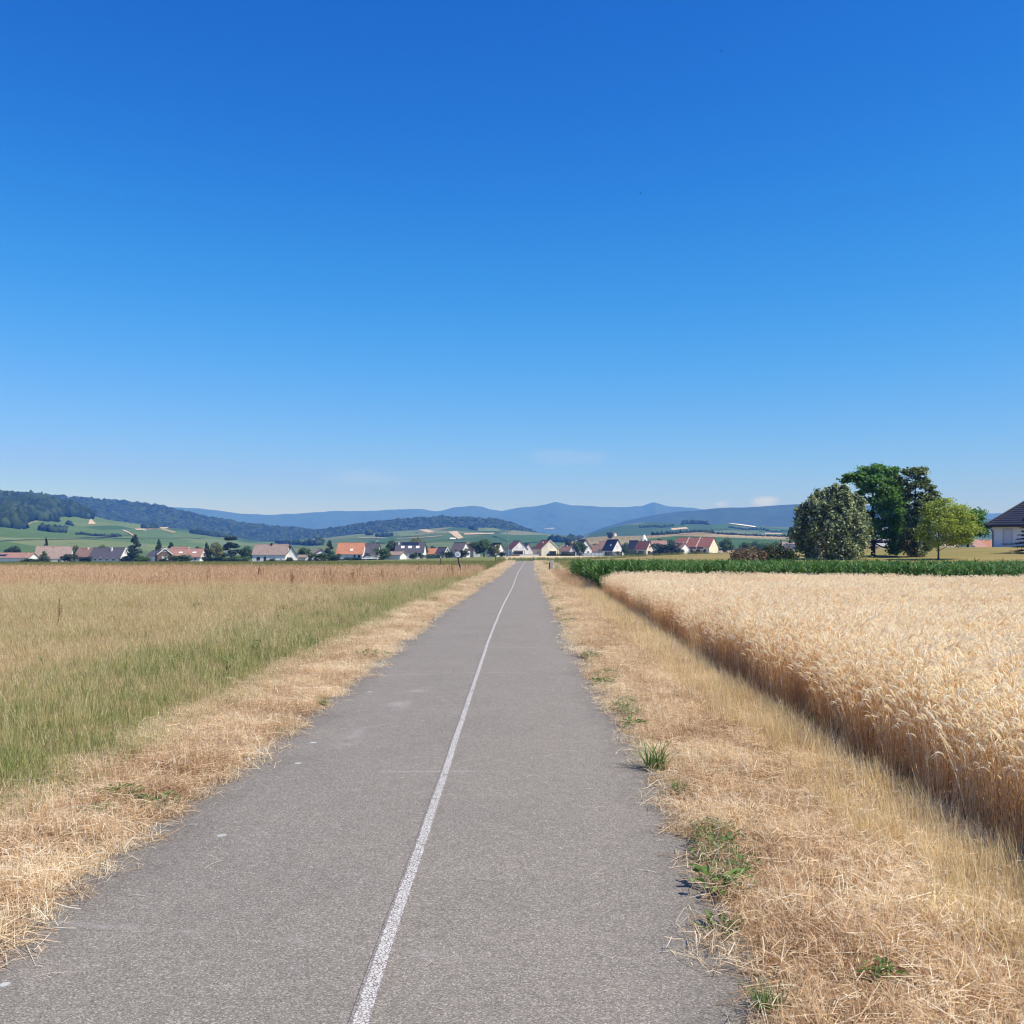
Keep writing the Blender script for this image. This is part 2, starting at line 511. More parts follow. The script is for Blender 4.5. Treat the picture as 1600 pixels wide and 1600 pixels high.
wl = np.array([0.008 * mnoise.noise((y * 0.6, 50, 0)) for y in yy])
def zl(x, y, u):
    a, b = float(pl(y)) - .12, float(pr(y)) + .12
    q = (x - a) / (b - a)
    return camber(x, y, q) + 0.005
line = link('lane_line', strip_mesh('lane_line', yy, pc(yy) - hw + wl, pc(yy) + hw + wl, zl, paint(), 4))
tag(line, 'cracked white paint line down the middle of the cycle path', kind='structure')

# ------------------------------------------------------------------ hills
def hill_noise(X, Y, s, seed):
    out = np.zeros_like(X)
    for k, (f, a) in enumerate(((1, 1), (2.1, .5), (4.3, .25))):
        out += a * np.sin(X * f / s + seed * 1.7 + 1.3 * np.sin(Y * f / s * .8 + seed)) * np.sin(Y * f / s * 1.1 + seed * 2.3 + k)
    return out

class Hill:
    def __init__(s, Rd, F, prof, p=1.25, back=1.6, amp=2.0, nsc=160, seed=1, rough=0.0):
        s.rough = rough
        s.R, s.F, s.p, s.back, s.amp, s.nsc, s.seed = Rd, F, p, back, amp, nsc, seed
        s.px = np.array([a for a, b in prof], float)
        s.cx = (s.px - 800) / W16 * Rd
        s.cz = EYE + (HZ - np.array([b for a, b in prof], float)) / W16 * Rd
    def z(s, X, Y):
        X = np.asarray(X, float); Y = np.asarray(Y, float)
        c = np.interp(X * s.R / np.maximum(Y, 1) * 0.6 + X * 0.4, s.cx, s.cz)
        # smooth the profile a little
        dlt = min(0.006 * s.R, 14)
        for q in (-dlt, dlt):
            c = c + np.interp(X * s.R / np.maximum(Y, 1) * 0.6 + X * 0.4 + q, s.cx, s.cz)
        c = c / 3
        t = (Y - s.F) / (s.R - s.F)
        up = np.clip(t, 0, 1) ** s.p
        dn = 1 - np.clip((Y - s.R) / (s.R * (s.back - 1)), 0, 1) ** 2
        z = (c + 4) * np.where(t <= 1, up, dn) - 4
        if s.rough:      # spurs, gullies and the tops of the woods
            fold = np.zeros_like(z)
            for k, (f, a) in enumerate(((1, 1.0), (2.3, .6), (5.1, .35), (11.7, .3), (23, .22))):
                q = X * f / 900 + .9 * np.sin(Y * f / 1700 + k * 2.1 + s.seed) + k * 1.7
                fold = fold + a * (1 - 2 * np.abs(np.sin(q + .5 * np.sin(q * .37))))
            z = z + s.rough * fold * np.clip(t * 3, 0, 1) * (.25 + .75 * np.clip((1.02 - t) * 4, 0, 1))
        return z + s.amp * hill_noise(X, Y, s.nsc, s.seed) * np.clip(t * 3, 0, 1) * np.clip((c + 2) / 15, 0, 1)
    def mesh(s, name, mat, nx=220, nf=70, nb=14, x0=-560, x1=2160):
        ysx = np.concatenate([np.linspace(s.F, s.R, nf), s.R + (s.R * (s.back - 1)) * np.linspace(0.02, 1, nb)])
        lo, hi = at(x0, s.R), at(x1, s.R)
        return link(name, grid_mesh(name, np.linspace(lo, hi, nx), ysx, s.z, mat))
    def hit(s, px, py, y0=None, y1=None):
        Y = np.linspace(y0 or s.F, y1 or s.R, 900)
        zr = zat(py, Y)
        h = s.z(at(px, Y), Y)
        k = np.nonzero(h >= zr)[0]
        y = Y[k[0]] if len(k) else Y[-1]
        return Vector((at(px, y), y, float(s.z(at(px, y), y))))

HA = Hill(2000, 700, [(-560, 752), (-400, 757), (-100, 770), (0, 778), (80, 786), (120, 797), (150, 808), (200, 815), (260, 823), (330, 832), (380, 845), (440, 850), (520, 856), (600, 862), (700, 866), (2200, 868)], seed=1, amp=3)
HB = Hill(3200, 2300, [(-560, 755), (-400, 760), (0, 771), (50, 772), (100, 775), (160, 779), (200, 784), (250, 793), (290, 803), (340, 815), (380, 822), (430, 827), (480, 831), (520, 835), (600, 842), (700, 855), (800, 866), (2200, 870)], seed=2, amp=5, nsc=220)
HC = Hill(2900, 2450, [(-560, 870), (380, 868), (440, 842), (480, 834), (520, 830), (560, 823), (610, 817), (660, 814), (720, 813), (780, 815), (800, 820), (820, 828), (840, 836), (860, 842), (900, 856), (960, 868), (2200, 872)], seed=3, amp=4, nsc=200)
HD = Hill(2450, 750, [(-560, 870), (380, 862), (430, 854), (480, 844), (560, 834), (650, 828), (700, 822), (770, 824), (850, 834), (900, 840), (960, 848), (1000, 853), (1100, 862), (1200, 868), (2200, 870)], seed=4, amp=3)
HE = Hill(9000, 6600, [(-560, 800), (100, 796), (240, 795), (265, 792), (280, 791), (330, 795), (380, 802), (420, 805), (470, 804), (520, 799), (560, 797.5), (600, 795.5), (650, 794), (685, 797), (710, 791), (740, 788.5), (755, 790), (770, 795), (785, 797), (805, 793), (840, 790), (856, 787), (868, 784), (880, 787), (895, 790), (920, 791), (960, 792), (1003, 791), (1013, 787.5), (1021, 784.5), (1030, 788), (1040, 791), (1080, 793), (1110, 796), (1200, 800), (2200, 806)], seed=5, amp=4, nsc=520, rough=17)
HF = Hill(5000, 3600, [(-560, 872), (800, 868), (880, 850), (940, 826), (970, 816), (1005, 807), (1040, 800), (1080, 797), (1130, 793), (1180, 791.5), (1240, 787.5), (1300, 785), (1400, 790), (1480, 799), (1530, 809), (1560, 812), (1600, 812), (1700, 815), (2200, 820)], seed=6, amp=4, nsc=350, rough=10)
HG = Hill(2600, 1600, [(-560, 872), (820, 870), (870, 858), (900, 841), (935, 831), (970, 822), (1005, 818), (1031, 817), (1060, 819), (1110, 818.5), (1145, 817.5), (1180, 820), (1240, 823), (1400, 828), (1600, 831), (2200, 834)], seed=7, amp=3)
HH = Hill(1300, 640, [(-560, 876), (800, 874), (850, 864), (880, 852), (900, 842), (917, 838), (952, 836), (1005, 835.5), (1031, 834), (1060, 832), (1100, 831), (1140, 834.5), (1240, 838), (1400, 843), (1600, 846), (2200, 850)], seed=8, amp=1.5, nsc=120)

def vineyard(name, cols, sc=0.006):
    t = NT(name)
    p = t.pos()
    rot = t.n('ShaderNodeMapping'); t.l(p, rot.inputs['Vector'])
    rot.inputs['Rotation'].default_value = (0, 0, 0.35); rot.inputs['Scale'].default_value = (1.0, 0.45, 0.0)
    v = t.n('ShaderNodeTexVoronoi', feature='F1', distance='CHEBYCHEV'); t.l(rot.outputs[0], v.inputs['Vector'])
    v.inputs['Scale'].default_value = sc
    cell = t.xyz(v.outputs['Color'])
    n = t.noise(p, 0.02, 6, 0.7)
    f = t.math('ADD', t.math('MULTIPLY', cell[0], 0.6), t.math('MULTIPLY', n, 0.5))
    c = t.ramp(f, cols)
    # vine rows, running up the slope plot by plot
    pr_ = t.n('ShaderNodeVectorRotate', rotation_type='Z_AXIS'); t.l(p, pr_.inputs['Vector'])
    t.l(t.math('MULTIPLY', cell[1], 1.2), pr_.inputs['Angle'])
    wv = t.n('ShaderNodeTexWave', wave_type='BANDS', bands_direction='X'); t.l(pr_.outputs[0], wv.inputs['Vector'])
    wv.inputs['Scale'].default_value = 0.045; wv.inputs['Distortion'].default_value = 0.6
    c = t.mix(0.4, c, t.ramp(wv.outputs['Fac'], [(0.2, (.72, .75, .7)), (0.8, (1.2, 1.18, 1.15))]), 'MULTIPLY')
    d = t.vor(rot.outputs[0], sc, 'DISTANCE_TO_EDGE')
    return t.surf(t.bsdf(c, 0.9, 0.05))
M_vine = vineyard('vineyard_green', [(0.2, (.040, .085, .018)), (0.42, (.074, .128, .024)), (0.6, (.10, .152, .036)), (0.85, (.165, .19, .065))])
M_vine2 = vineyard('vineyard_mixed', [(0.2, (.036, .075, .018)), (0.45, (.066, .112, .03)), (0.65, (.11, .145, .052)), (0.85, (.17, .17, .085))], 0.007)
M_dry = vineyard('dry_hillside', [(0.2, (.16, .14, .06)), (0.5, (.27, .215, .11)), (0.8, (.36, .27, .15))], 0.008)
def wood_ground(name, a, b, sc=0.03):
    t = NT(name); p = t.pos()
    f = t.noise(p, sc, 8, 0.75)
    return t.surf(t.bsdf(t.ramp(f, [(0.3, a), (0.7, b)]), 0.95, 0.05))
M_wood = wood_ground('wooded_slope', (.008, .016, .006), (.022, .036, .013))
M_farwood = wood_ground('far_wooded_slope', (.02, .036, .014), (.05, .075, .03), 0.012)
def wood_fields():
    t = NT('wooded_slope_with_fields'); p = t.pos()
    f = t.noise(p, 0.012, 8, 0.75)
    c = t.ramp(f, [(0.3, (.02, .036, .014)), (0.7, (.05, .075, .03))])
    X, Y, Z = t.xyz(p)
    n2 = t.noise(p, 0.005, 5, 0.6)
    m = t.math('MULTIPLY', t.step(n2, 0.50, 0.56), t.step(Y, 4250, 4400, 1, 0))
    m = t.math('MULTIPLY', m, t.step(X, 820, 1000))
    c = t.mix(m, c, t.ramp(t.noise(p, 0.02, 4), [(0.3, (.10, .13, .05)), (0.6, (.32, .24, .15))]))
    return t.surf(t.bsdf(c, 0.95, 0.05))

for hl, nm, mt, lb in ((HA, 'vineyard_hill', M_vine, 'green vineyard hill at left below the wood'), (HB, 'wooded_hill', M_wood, 'dark wooded hill behind the vineyard at left'),
                       (HC, 'wooded_hill', M_wood, 'low wooded hill in the middle'), (HD, 'vineyard_hill', M_vine2, 'patchwork vineyard hill in the middle'),
                       (HE, 'far_mountains', M_farwood, 'far blue mountain ridge on the horizon'), (HF, 'wooded_hill', wood_fields(), 'blue wooded ridge at right behind the vineyards'),
                       (HG, 'vineyard_hill', M_vine2, 'pale green vineyard slope at right'), (HH, 'dry_hill', M_dry, 'low dry tan hill behind the village')):
    o = hl.mesh(nm, mt, nx=900 if hl is HE else 620 if hl is HF else 240, nf=110 if hl in (HE, HF) else 70)
    tag(o, lb, kind='structure')

# a template blob for far tree crowns
bmx = bmesh.new(); bmesh.ops.create_icosphere(bmx, subdivisions=2, radius=1.0)
ICO_V = np.array([v.co[:] for v in bmx.verts]); ICO_F = np.array([[v.index for v in f.verts] for f in bmx.faces]); bmx.free()
bmx = bmesh.new(); bmesh.ops.create_icosphere(bmx, subdivisions=1, radius=1.0)
ICO1_V = np.array([v.co[:] for v in bmx.verts]); ICO1_F = np.array([[v.index for v in f.verts] for f in bmx.faces]); bmx.free()
def blobs(name, P, rad, hgt, mat, lo=True, rough=0.28):
    """many small rough crowns as one mesh (far woods, nobody could count them)"""
    BV, BF = (ICO1_V, ICO1_F) if lo else (ICO_V, ICO_F)
    n, k = len(P), len(BV)
    V = np.repeat(BV[None], n, 0) * (1 + rough * rng.standard_normal((n, k, 1)))
    sc = np.stack([rad, rad * rng.uniform(.85, 1.15, n), hgt], 1)[:, None]
    V = V * sc + P[:, None] + np.array([0, 0, 0]) + np.stack([0 * hgt, 0 * hgt, hgt * 0.6], 1)[:, None]
    F = (BF[None] + (np.arange(n) * k)[:, None, None]).reshape(-1, 3)
    tint = np.repeat(rng.random(n), k)
    return link(name, np_mesh(name, V.reshape(-1, 3), F, mat, tint))
def wood_mat(name, stops):
    t = NT(name)
    f = t.math('ADD', t.math('MULTIPLY', t.attr('tint'), 0.7), t.math('MULTIPLY', t.noise(t.pos(), 0.25, 4, 0.7), 0.4))
    return t.surf(t.bsdf(t.ramp(f, stops), 0.9, 0.05))
M_forest = wood_mat('forest_crowns', [(0.1, (.006, .013, .005)), (0.5, (.018, .034, .010)), (0.9, (.048, .072, .022))])

def inpoly(px, py, poly):
    px = np.asarray(px); py = np.asarray(py); c = np.zeros(px.shape, bool); j = len(poly) - 1
    for i in range(len(poly)):
        xi, yi = poly[i]; xj, yj = poly[j]
        c ^= ((yi > py) != (yj > py)) & (px < (xj - xi) * (py - yi) / (yj - yi + 1e-9) + xi); j = i
    return c
def hill_points(hl, n, x0, x1, t0, t1, poly=None):
    Y = hl.F + (hl.R - hl.F) * (t0 + (t1 - t0) * rng.random(n))
    X = (x0 + (x1 - x0) * rng.random(n) - 800) / W16 * Y
    Z = hl.z(X, Y)
    if poly is not None:
        k = inpoly(800 + X / Y * W16, HZ - (Z - EYE) / Y * W16, poly)
        X, Y, Z = X[k], Y[k], Z[k]
    return np.stack([X, Y, Z], 1)
polyA = [(-500, 700), (-500, 838), (-100, 826), (0, 823), (33, 827), (36, 816), (52, 812), (76, 815), (90, 807), (115, 807), (138, 811), (143, 803), (158, 806), (158, 700)]
P = hill_points(HA, 16000, -420, 160, 0.25, 1.03, polyA)
o = blobs('forest', P, rng.uniform(6, 10, len(P)), rng.uniform(6, 10.5, len(P)), M_forest)
tag(o, 'dark green wood covering the top of the left vineyard hill', kind='stuff')
P = hill_points(HB, 14000, -250, 760, 0.35, 1.02)
o = blobs('forest', P, rng.uniform(7, 10, len(P)), rng.uniform(4, 6.5, len(P)), M_forest)
tag(o, 'blue green woodland on the ridge behind the left vineyard hill', kind='stuff')
P = hill_points(HC, 8000, 380, 960, 0.2, 1.02)
o = blobs('forest', P, rng.uniform(6, 9, len(P)), rng.uniform(4, 6.5, len(P)), M_forest)
tag(o, 'dark woodland on the low middle hill above the patchwork vineyards', kind='stuff')

# patches and tracks laid on the slopes ---------------------------------------
def drape(hl, name, quad, mat, label, nu=8, nv=4, lift=0.8):
    (a, b, c, d) = [Vector((*q, 0)) for q in quad]
    V = []
    for i in range(nu + 1):
        for j in range(nv + 1):
            u, v = i / nu, j / nv
            q = (a * (1 - u) + b * u) * (1 - v) + (d * (1 - u) + c * u) * v
            h = hl.hit(q.x, q.y)
            V.append((h.x, h.y, h.z + lift))
    F = [(i * (nv + 1) + j, (i + 1) * (nv + 1) + j, (i + 1) * (nv + 1) + j + 1, i * (nv + 1) + j + 1) for i in range(nu) for j in range(nv)]
    o = link(name, np_mesh(name, np.array(V), np.array(F), mat, smooth=True))
    return tag(o, label, kind='structure')
def patch_mat(name, a, b):
    t = NT(name); f = t.noise(t.pos(), 0.03, 6, 0.7)
    return t.surf(t.bsdf(t.ramp(f, [(0.3, a), (0.7, b)]), 0.9, 0.05))
M_bare = patch_mat('bare_loess', (.42, .32, .20), (.55, .43, .28))
M_pale = patch_mat('pale_stubble', (.62, .53, .36), (.75, .66, .47))
M_white = patch_mat('pale_film_field', (.78, .70, .52), (.84, .77, .60))
M_green = patch_mat('plot_green', (.036, .085, .022), (.065, .122, .034))
M_lgreen = patch_mat('plot_light_green', (.10, .145, .05), (.15, .19, .075))
def ribbon(hl, name, pts, wpx, mat, label):
    V = []
    for i, (x, y) in enumerate(pts):
        for s_ in (-1, 1):
            h = hl.hit(x, y + s_ * wpx / 2); V.append((h.x, h.y, h.z + 0.9))
    F = [(2 * i, 2 * i + 2, 2 * i + 3, 2 * i + 1) for i in range(len(pts) - 1)]
    return tag(link(name, np_mesh(name, np.array(V), np.array(F), mat)), label, kind='structure')
drape(HA, 'bare_field', [(139, 815), (142, 811), (150, 819), (138, 820)], M_bare, 'pale bare scar below the wood')
drape(HA, 'bare_field', [(210, 827), (262, 824), (263, 826), (214, 829)], M_bare, 'pale bare terrace on the vineyard hill', 14)
drape(HA, 'bare_field', [(255, 826), (275, 831), (272, 834), (252, 829)], patch_mat('dry_terrace', (.20, .19, .08), (.30, .25, .12)), 'dry terrace on the vineyard hill')
ribbon(HA, 'track', [(x, 845 - 3 * math.sin((x) / 170) - x * 0.005) for x in range(-40, 420, 20)], 0.8, M_lgreen, 'pale track crossing the vineyard hill')
ribbon(HA, 'track', [(0, 846), (30, 844), (60, 842.5), (100, 842), (150, 839.5), (200, 837)], 0.7, M_lgreen, 'second pale track on the vineyard hill')
ribbon(HA, 'track', [(33, 828), (40, 822), (50, 817), (60, 815)], 0.8, M_bare, 'pale track climbing along the wood')
ribbon(HA, 'track', [(192, 829), (200, 832), (206, 836), (215, 840)], 1.8, M_bare, 'pale sunken track on the vineyard hill')
drape(HD, 'bare_field', [(654, 828), (667, 827), (680, 832), (668, 833)], M_bare, 'tan bare plot on the patchwork hill')
drape(HD, 'bare_field', [(700, 831.5), (714, 830), (724, 841), (716, 843)], M_bare, 'tan bare strip on the patchwork hill')
drape(HD, 'pale_field', [(703, 841), (712, 841), (712, 843), (703, 843)], M_white, 'small white plot on the patchwork hill', 4, 2)
drape(HD, 'pale_field', [(725, 834.2), (772, 833), (772, 834.6), (725, 836)], M_bare, 'thin pale strip on the patchwork hill', 10, 2)
drape(HD, 'green_plot', [(575, 846), (620, 838), (640, 838), (600, 850)], M_green, 'dark green plot on the patchwork hill')
drape(HD, 'green_plot', [(615, 830), (645, 829), (652, 838), (625, 839)], M_lgreen, 'light green plot on the patchwork hill')
drape(HD, 'green_plot', [(740, 824), (775, 826), (785, 831), (748, 830)], M_lgreen, 'light green upper plot on the patchwork hill')
drape(HD, 'green_plot', [(770, 837), (850, 836), (890, 845), (800, 850)], M_green, 'large dark green plot right of the middle')
ribbon(HD, 'track', [(586, 850), (590, 846), (593, 842), (590, 839), (600, 838)], 1.0, M_bare, 'pale winding track on the patchwork hill')
ribbon(HD, 'track', [(560, 840.5), (590, 841), (620, 842), (650, 841), (690, 838)], 0.6, M_bare, 'thin pale track on the patchwork hill')
drape(HG, 'pale_field', [(1138, 818.6), (1143, 818.2), (1182, 823.7), (1179, 824.7)], M_white, 'bright pale strip field on the right slope', 12, 3, 2)
drape(HG, 'green_plot', [(1110, 821), (1138, 821), (1178, 828), (1112, 828)], M_green, 'dark green plot under the pale strip field')
drape(HG, 'green_plot', [(1186, 824), (1240, 826), (1240, 834), (1186, 831)], M_green, 'dark green plot right of the pale strip field')
drape(HH, 'green_plot', [(1010, 843), (1060, 838), (1240, 845), (1240, 858), (1010, 858)][:4], M_green, 'green vineyard at the foot of the dry hill', 16, 6)
drape(HG, 'bare_field', [(1048, 826), (1072, 824), (1076, 826.5), (1050, 828.5)], M_bare, 'tan patch on the pale right slope', 6, 3)
drape(HG, 'bare_field', [(1195, 833), (1222, 833.5), (1222, 835), (1195, 834.5)], M_bare, 'tan strip low on the right slope', 6, 2)
drape(HH, 'green_plot', [(1010, 843.5), (1240, 845.5), (1240, 860), (1010, 860)], M_green, 'long green field behind the cream house', 20, 6, 1.3)
drape(HH, 'pale_field', [(1165, 834.5), (1195, 835.4), (1195, 836.8), (1165, 836)], M_pale, 'pale strip on the right vineyard', 6, 2)
drape(HH, 'pale_field', [(1060, 829.5), (1120, 831), (1128, 834), (1062, 835)], M_bare, 'tan terrace below the wooded knoll', 8, 3)
drape(HE, 'pale_field', [(850, 826), (866, 824.6), (866, 825.8), (850, 827)], patch_mat('far_clearing', (.35, .3, .2), (.5, .42, .3)), 'small pale clearing under the far mountains', 4, 2)

# shrub lines on the slopes: each line a hedgerow of its own
def hedgerow(hl, pts, n, r, label, loose=False):
    n = int(n * 1.9)
    pts = [Vector((*p, 0)) for p in pts]
    Q = []
    for k in range(n):
        t = k / max(1, n - 1) * (len(pts) - 1); i = min(int(t), len(pts) - 2); f = t - i
        q = pts[i] * (1 - f) + pts[i + 1] * f
        h = hl.hit(q.x + random.uniform(-.6, .6), q.y + random.uniform(-.5, .5)); Q.append(h[:])
    o = blobs('hedgerow', np.array(Q), r * rng.uniform(.6, 1.3, n), r * rng.uniform(.6, 1.2, n), M_forest, lo=True)
    if loose:      # scattered shrubs that read as one broken line
        o.name = 'shrubbery'; return tag(o, label, kind='stuff')
    return tag(o, label, 'hedgerow')
hedgerow(HA, [(65, 829), (80, 831), (102, 832)], 34, 5, 'long dark hedgerow low on the left vineyard hill')
hedgerow(HA, [(106, 820), (112, 821)], 6, 4, 'small clump of shrubs high on the left vineyard hill')
hedgerow(HA, [(76, 811), (87, 815)], 12, 6, 'clump of trees just outside the wood edge')
hedgerow(HA, [(222, 826), (245, 826)], 12, 4.5, 'shrubs by the pale bare terrace')
hedgerow(HA, [(300, 833), (335, 838), (364, 840)], 30, 5, 'straggling hedgerow on the right shoulder of the vineyard hill')
hedgerow(HA, [(120, 835), (150, 837.5), (190, 838)], 26, 2.0, 'thin dark hedgerow across the middle of the vineyard hill', loose=True)
hedgerow(HD, [(380, 845), (420, 849), (480, 852), (500, 852)], 40, 5, 'long low hedgerow at the foot of the wooded ridge', loose=True)
hedgerow(HD, [(575, 836), (580, 836)], 6, 6, 'tree clump on the patchwork hill left of the orange roof')
hedgerow(HD, [(590, 839), (612, 838)], 14, 5, 'shrub clump on the patchwork hill above the orange roof', loose=True)
hedgerow(HD, [(735, 826), (742, 828)], 8, 5, 'small shrubs on the upper patchwork hill', loose=True)
hedgerow(HD, [(860, 846), (885, 848), (905, 844)], 22, 6, 'dark shrubs at the right foot of the patchwork hill', loose=True)
hedgerow(HG, [(1066, 820), (1076, 815), (1086, 814), (1094, 817), (1106, 819.5)], 34, 5.5, 'wooded knoll above the village at right', loose=True)
hedgerow(HG, [(1000, 824.5), (1022, 823.2), (1036, 824.6), (1052, 821.5)], 18, 3.2, 'shrub line on the pale slope right of the middle', loose=True)
hedgerow(HH, [(1020, 835.5), (1040, 832.6), (1052, 834.2), (1070, 831)], 20, 2.4, 'dark shrub line along the top of the dry hill', loose=True)
hedgerow(HH, [(1072, 831), (1088, 828.6), (1100, 831), (1115, 831.5)], 18, 2.5, 'shrubs on the tan terrace', loose=True)
hedgerow(HG, [(1140, 824.5), (1165, 828.5), (1185, 827.5), (1210, 831.5), (1240, 831)], 26, 3.2, 'dark hedgerow below the bright strip field', loose=True)
hedgerow(HH, [(1120, 834.5), (1150, 835.8), (1190, 837.8), (1240, 839)], 34, 1.6, 'long thin hedgerow across the right vineyard')

# ------------------------------------------------------------------ houses
WALL = {'white': plain('white_render', (.78, .76, .72), .85, .06, .6), 'cream': plain('cream_render', (.74, .65, .46), .85, .06, .6),
        'grey': plain('grey_render', (.42, .41, .40), .85, .08, .6), 'brown': plain('brown_boards', (.16, .10, .07), .8, .2, 3),
        'warm': plain('warm_render', (.70, .60, .48), .85, .06, .6), 'bluegrey': plain('pale_bluegrey_render', (.52, .56, .62), .8, .06, .6)}
ROOF = {'orange': tile_mat('orange_tiles', (.42, .18, .095)), 'red': tile_mat('red_brown_tiles', (.20, .080, .056)), 'brown': tile_mat('brown_tiles', (.20, .125, .095)),
        'greybrown': tile_mat('weathered_tiles', (.27, .20, .165)), 'slate': tile_mat('dark_slate', (.075, .07, .085), .2), 'blue': tile_mat('blue_black_tiles', (.03, .036, .06), .25),
        'rosy': tile_mat('rosy_tiles', (.31, .175, .13)), 'darkbrown': tile_mat('dark_brown_tiles', (.10, .06, .05))}
M_glass = plain('window_glass', (.03, .035, .045), .15, .1, 1, .5)
M_frame = plain('white_frame', (.75, .74, .72), .6, .05)
M_dframe = plain('brown_frame', (.12, .075, .05), .6, .1)
M_shut = plain('closed_shutter', (.62, .63, .65), .6, .06, 4)
M_door = plain('dark_wood_door', (.07, .045, .035), .6, .2, 4)
M_chim = plain('chimney_render', (.55, .45, .38), .85, .15, 3)
M_chimw = plain('white_chimney', (.76, .74, .70), .85, .06, 3)
M_metal = plain('zinc', (.35, .36, .38), .45, .1, 3, .5, .6)
M_solar = plain('solar_panel', (.02, .025, .05), .2, .2, 4, .5)
M_trim = plain('white_trim', (.78, .77, .74), .7, .04)

def window(root, face, u, z, w, h, ww, ll, m, style='glass'):
    """face g: gable plane y=0 ; face s: side plane x=0"""
    f, p = MB(), MB()
    t = 0.09
    def bx(mb, du, dz, su, sz, out, th):
        if face == 'g': mb.box((m * (u + du), -out, z + dz), (su, th, sz))
        else: mb.box((-m * out, u + du, z + dz), (th, su, sz))
    bx(f, 0, h / 2 - t / 2, w, t, 0.04, 0.09); bx(f, 0, -h / 2 + t / 2, w + .15, t, 0.055, 0.12)
    for s_ in (-1, 1): bx(f, s_ * (w / 2 - t / 2), 0, t, h - 2 * t, 0.04, 0.09)
    if style == 'glass': bx(f, 0, 0, t * .7, h - 2 * t, 0.035, 0.06)
    bx(p, 0, 0, w - 2 * t, h - 2 * t, 0.012, 0.03)
    fo = f.build('window', M_frame if style != 'dark' else M_dframe, root)
    p.build('pane' if style != 'shutter' else 'shutter', M_shut if style == 'shutter' else M_glass, fo)
    return fo

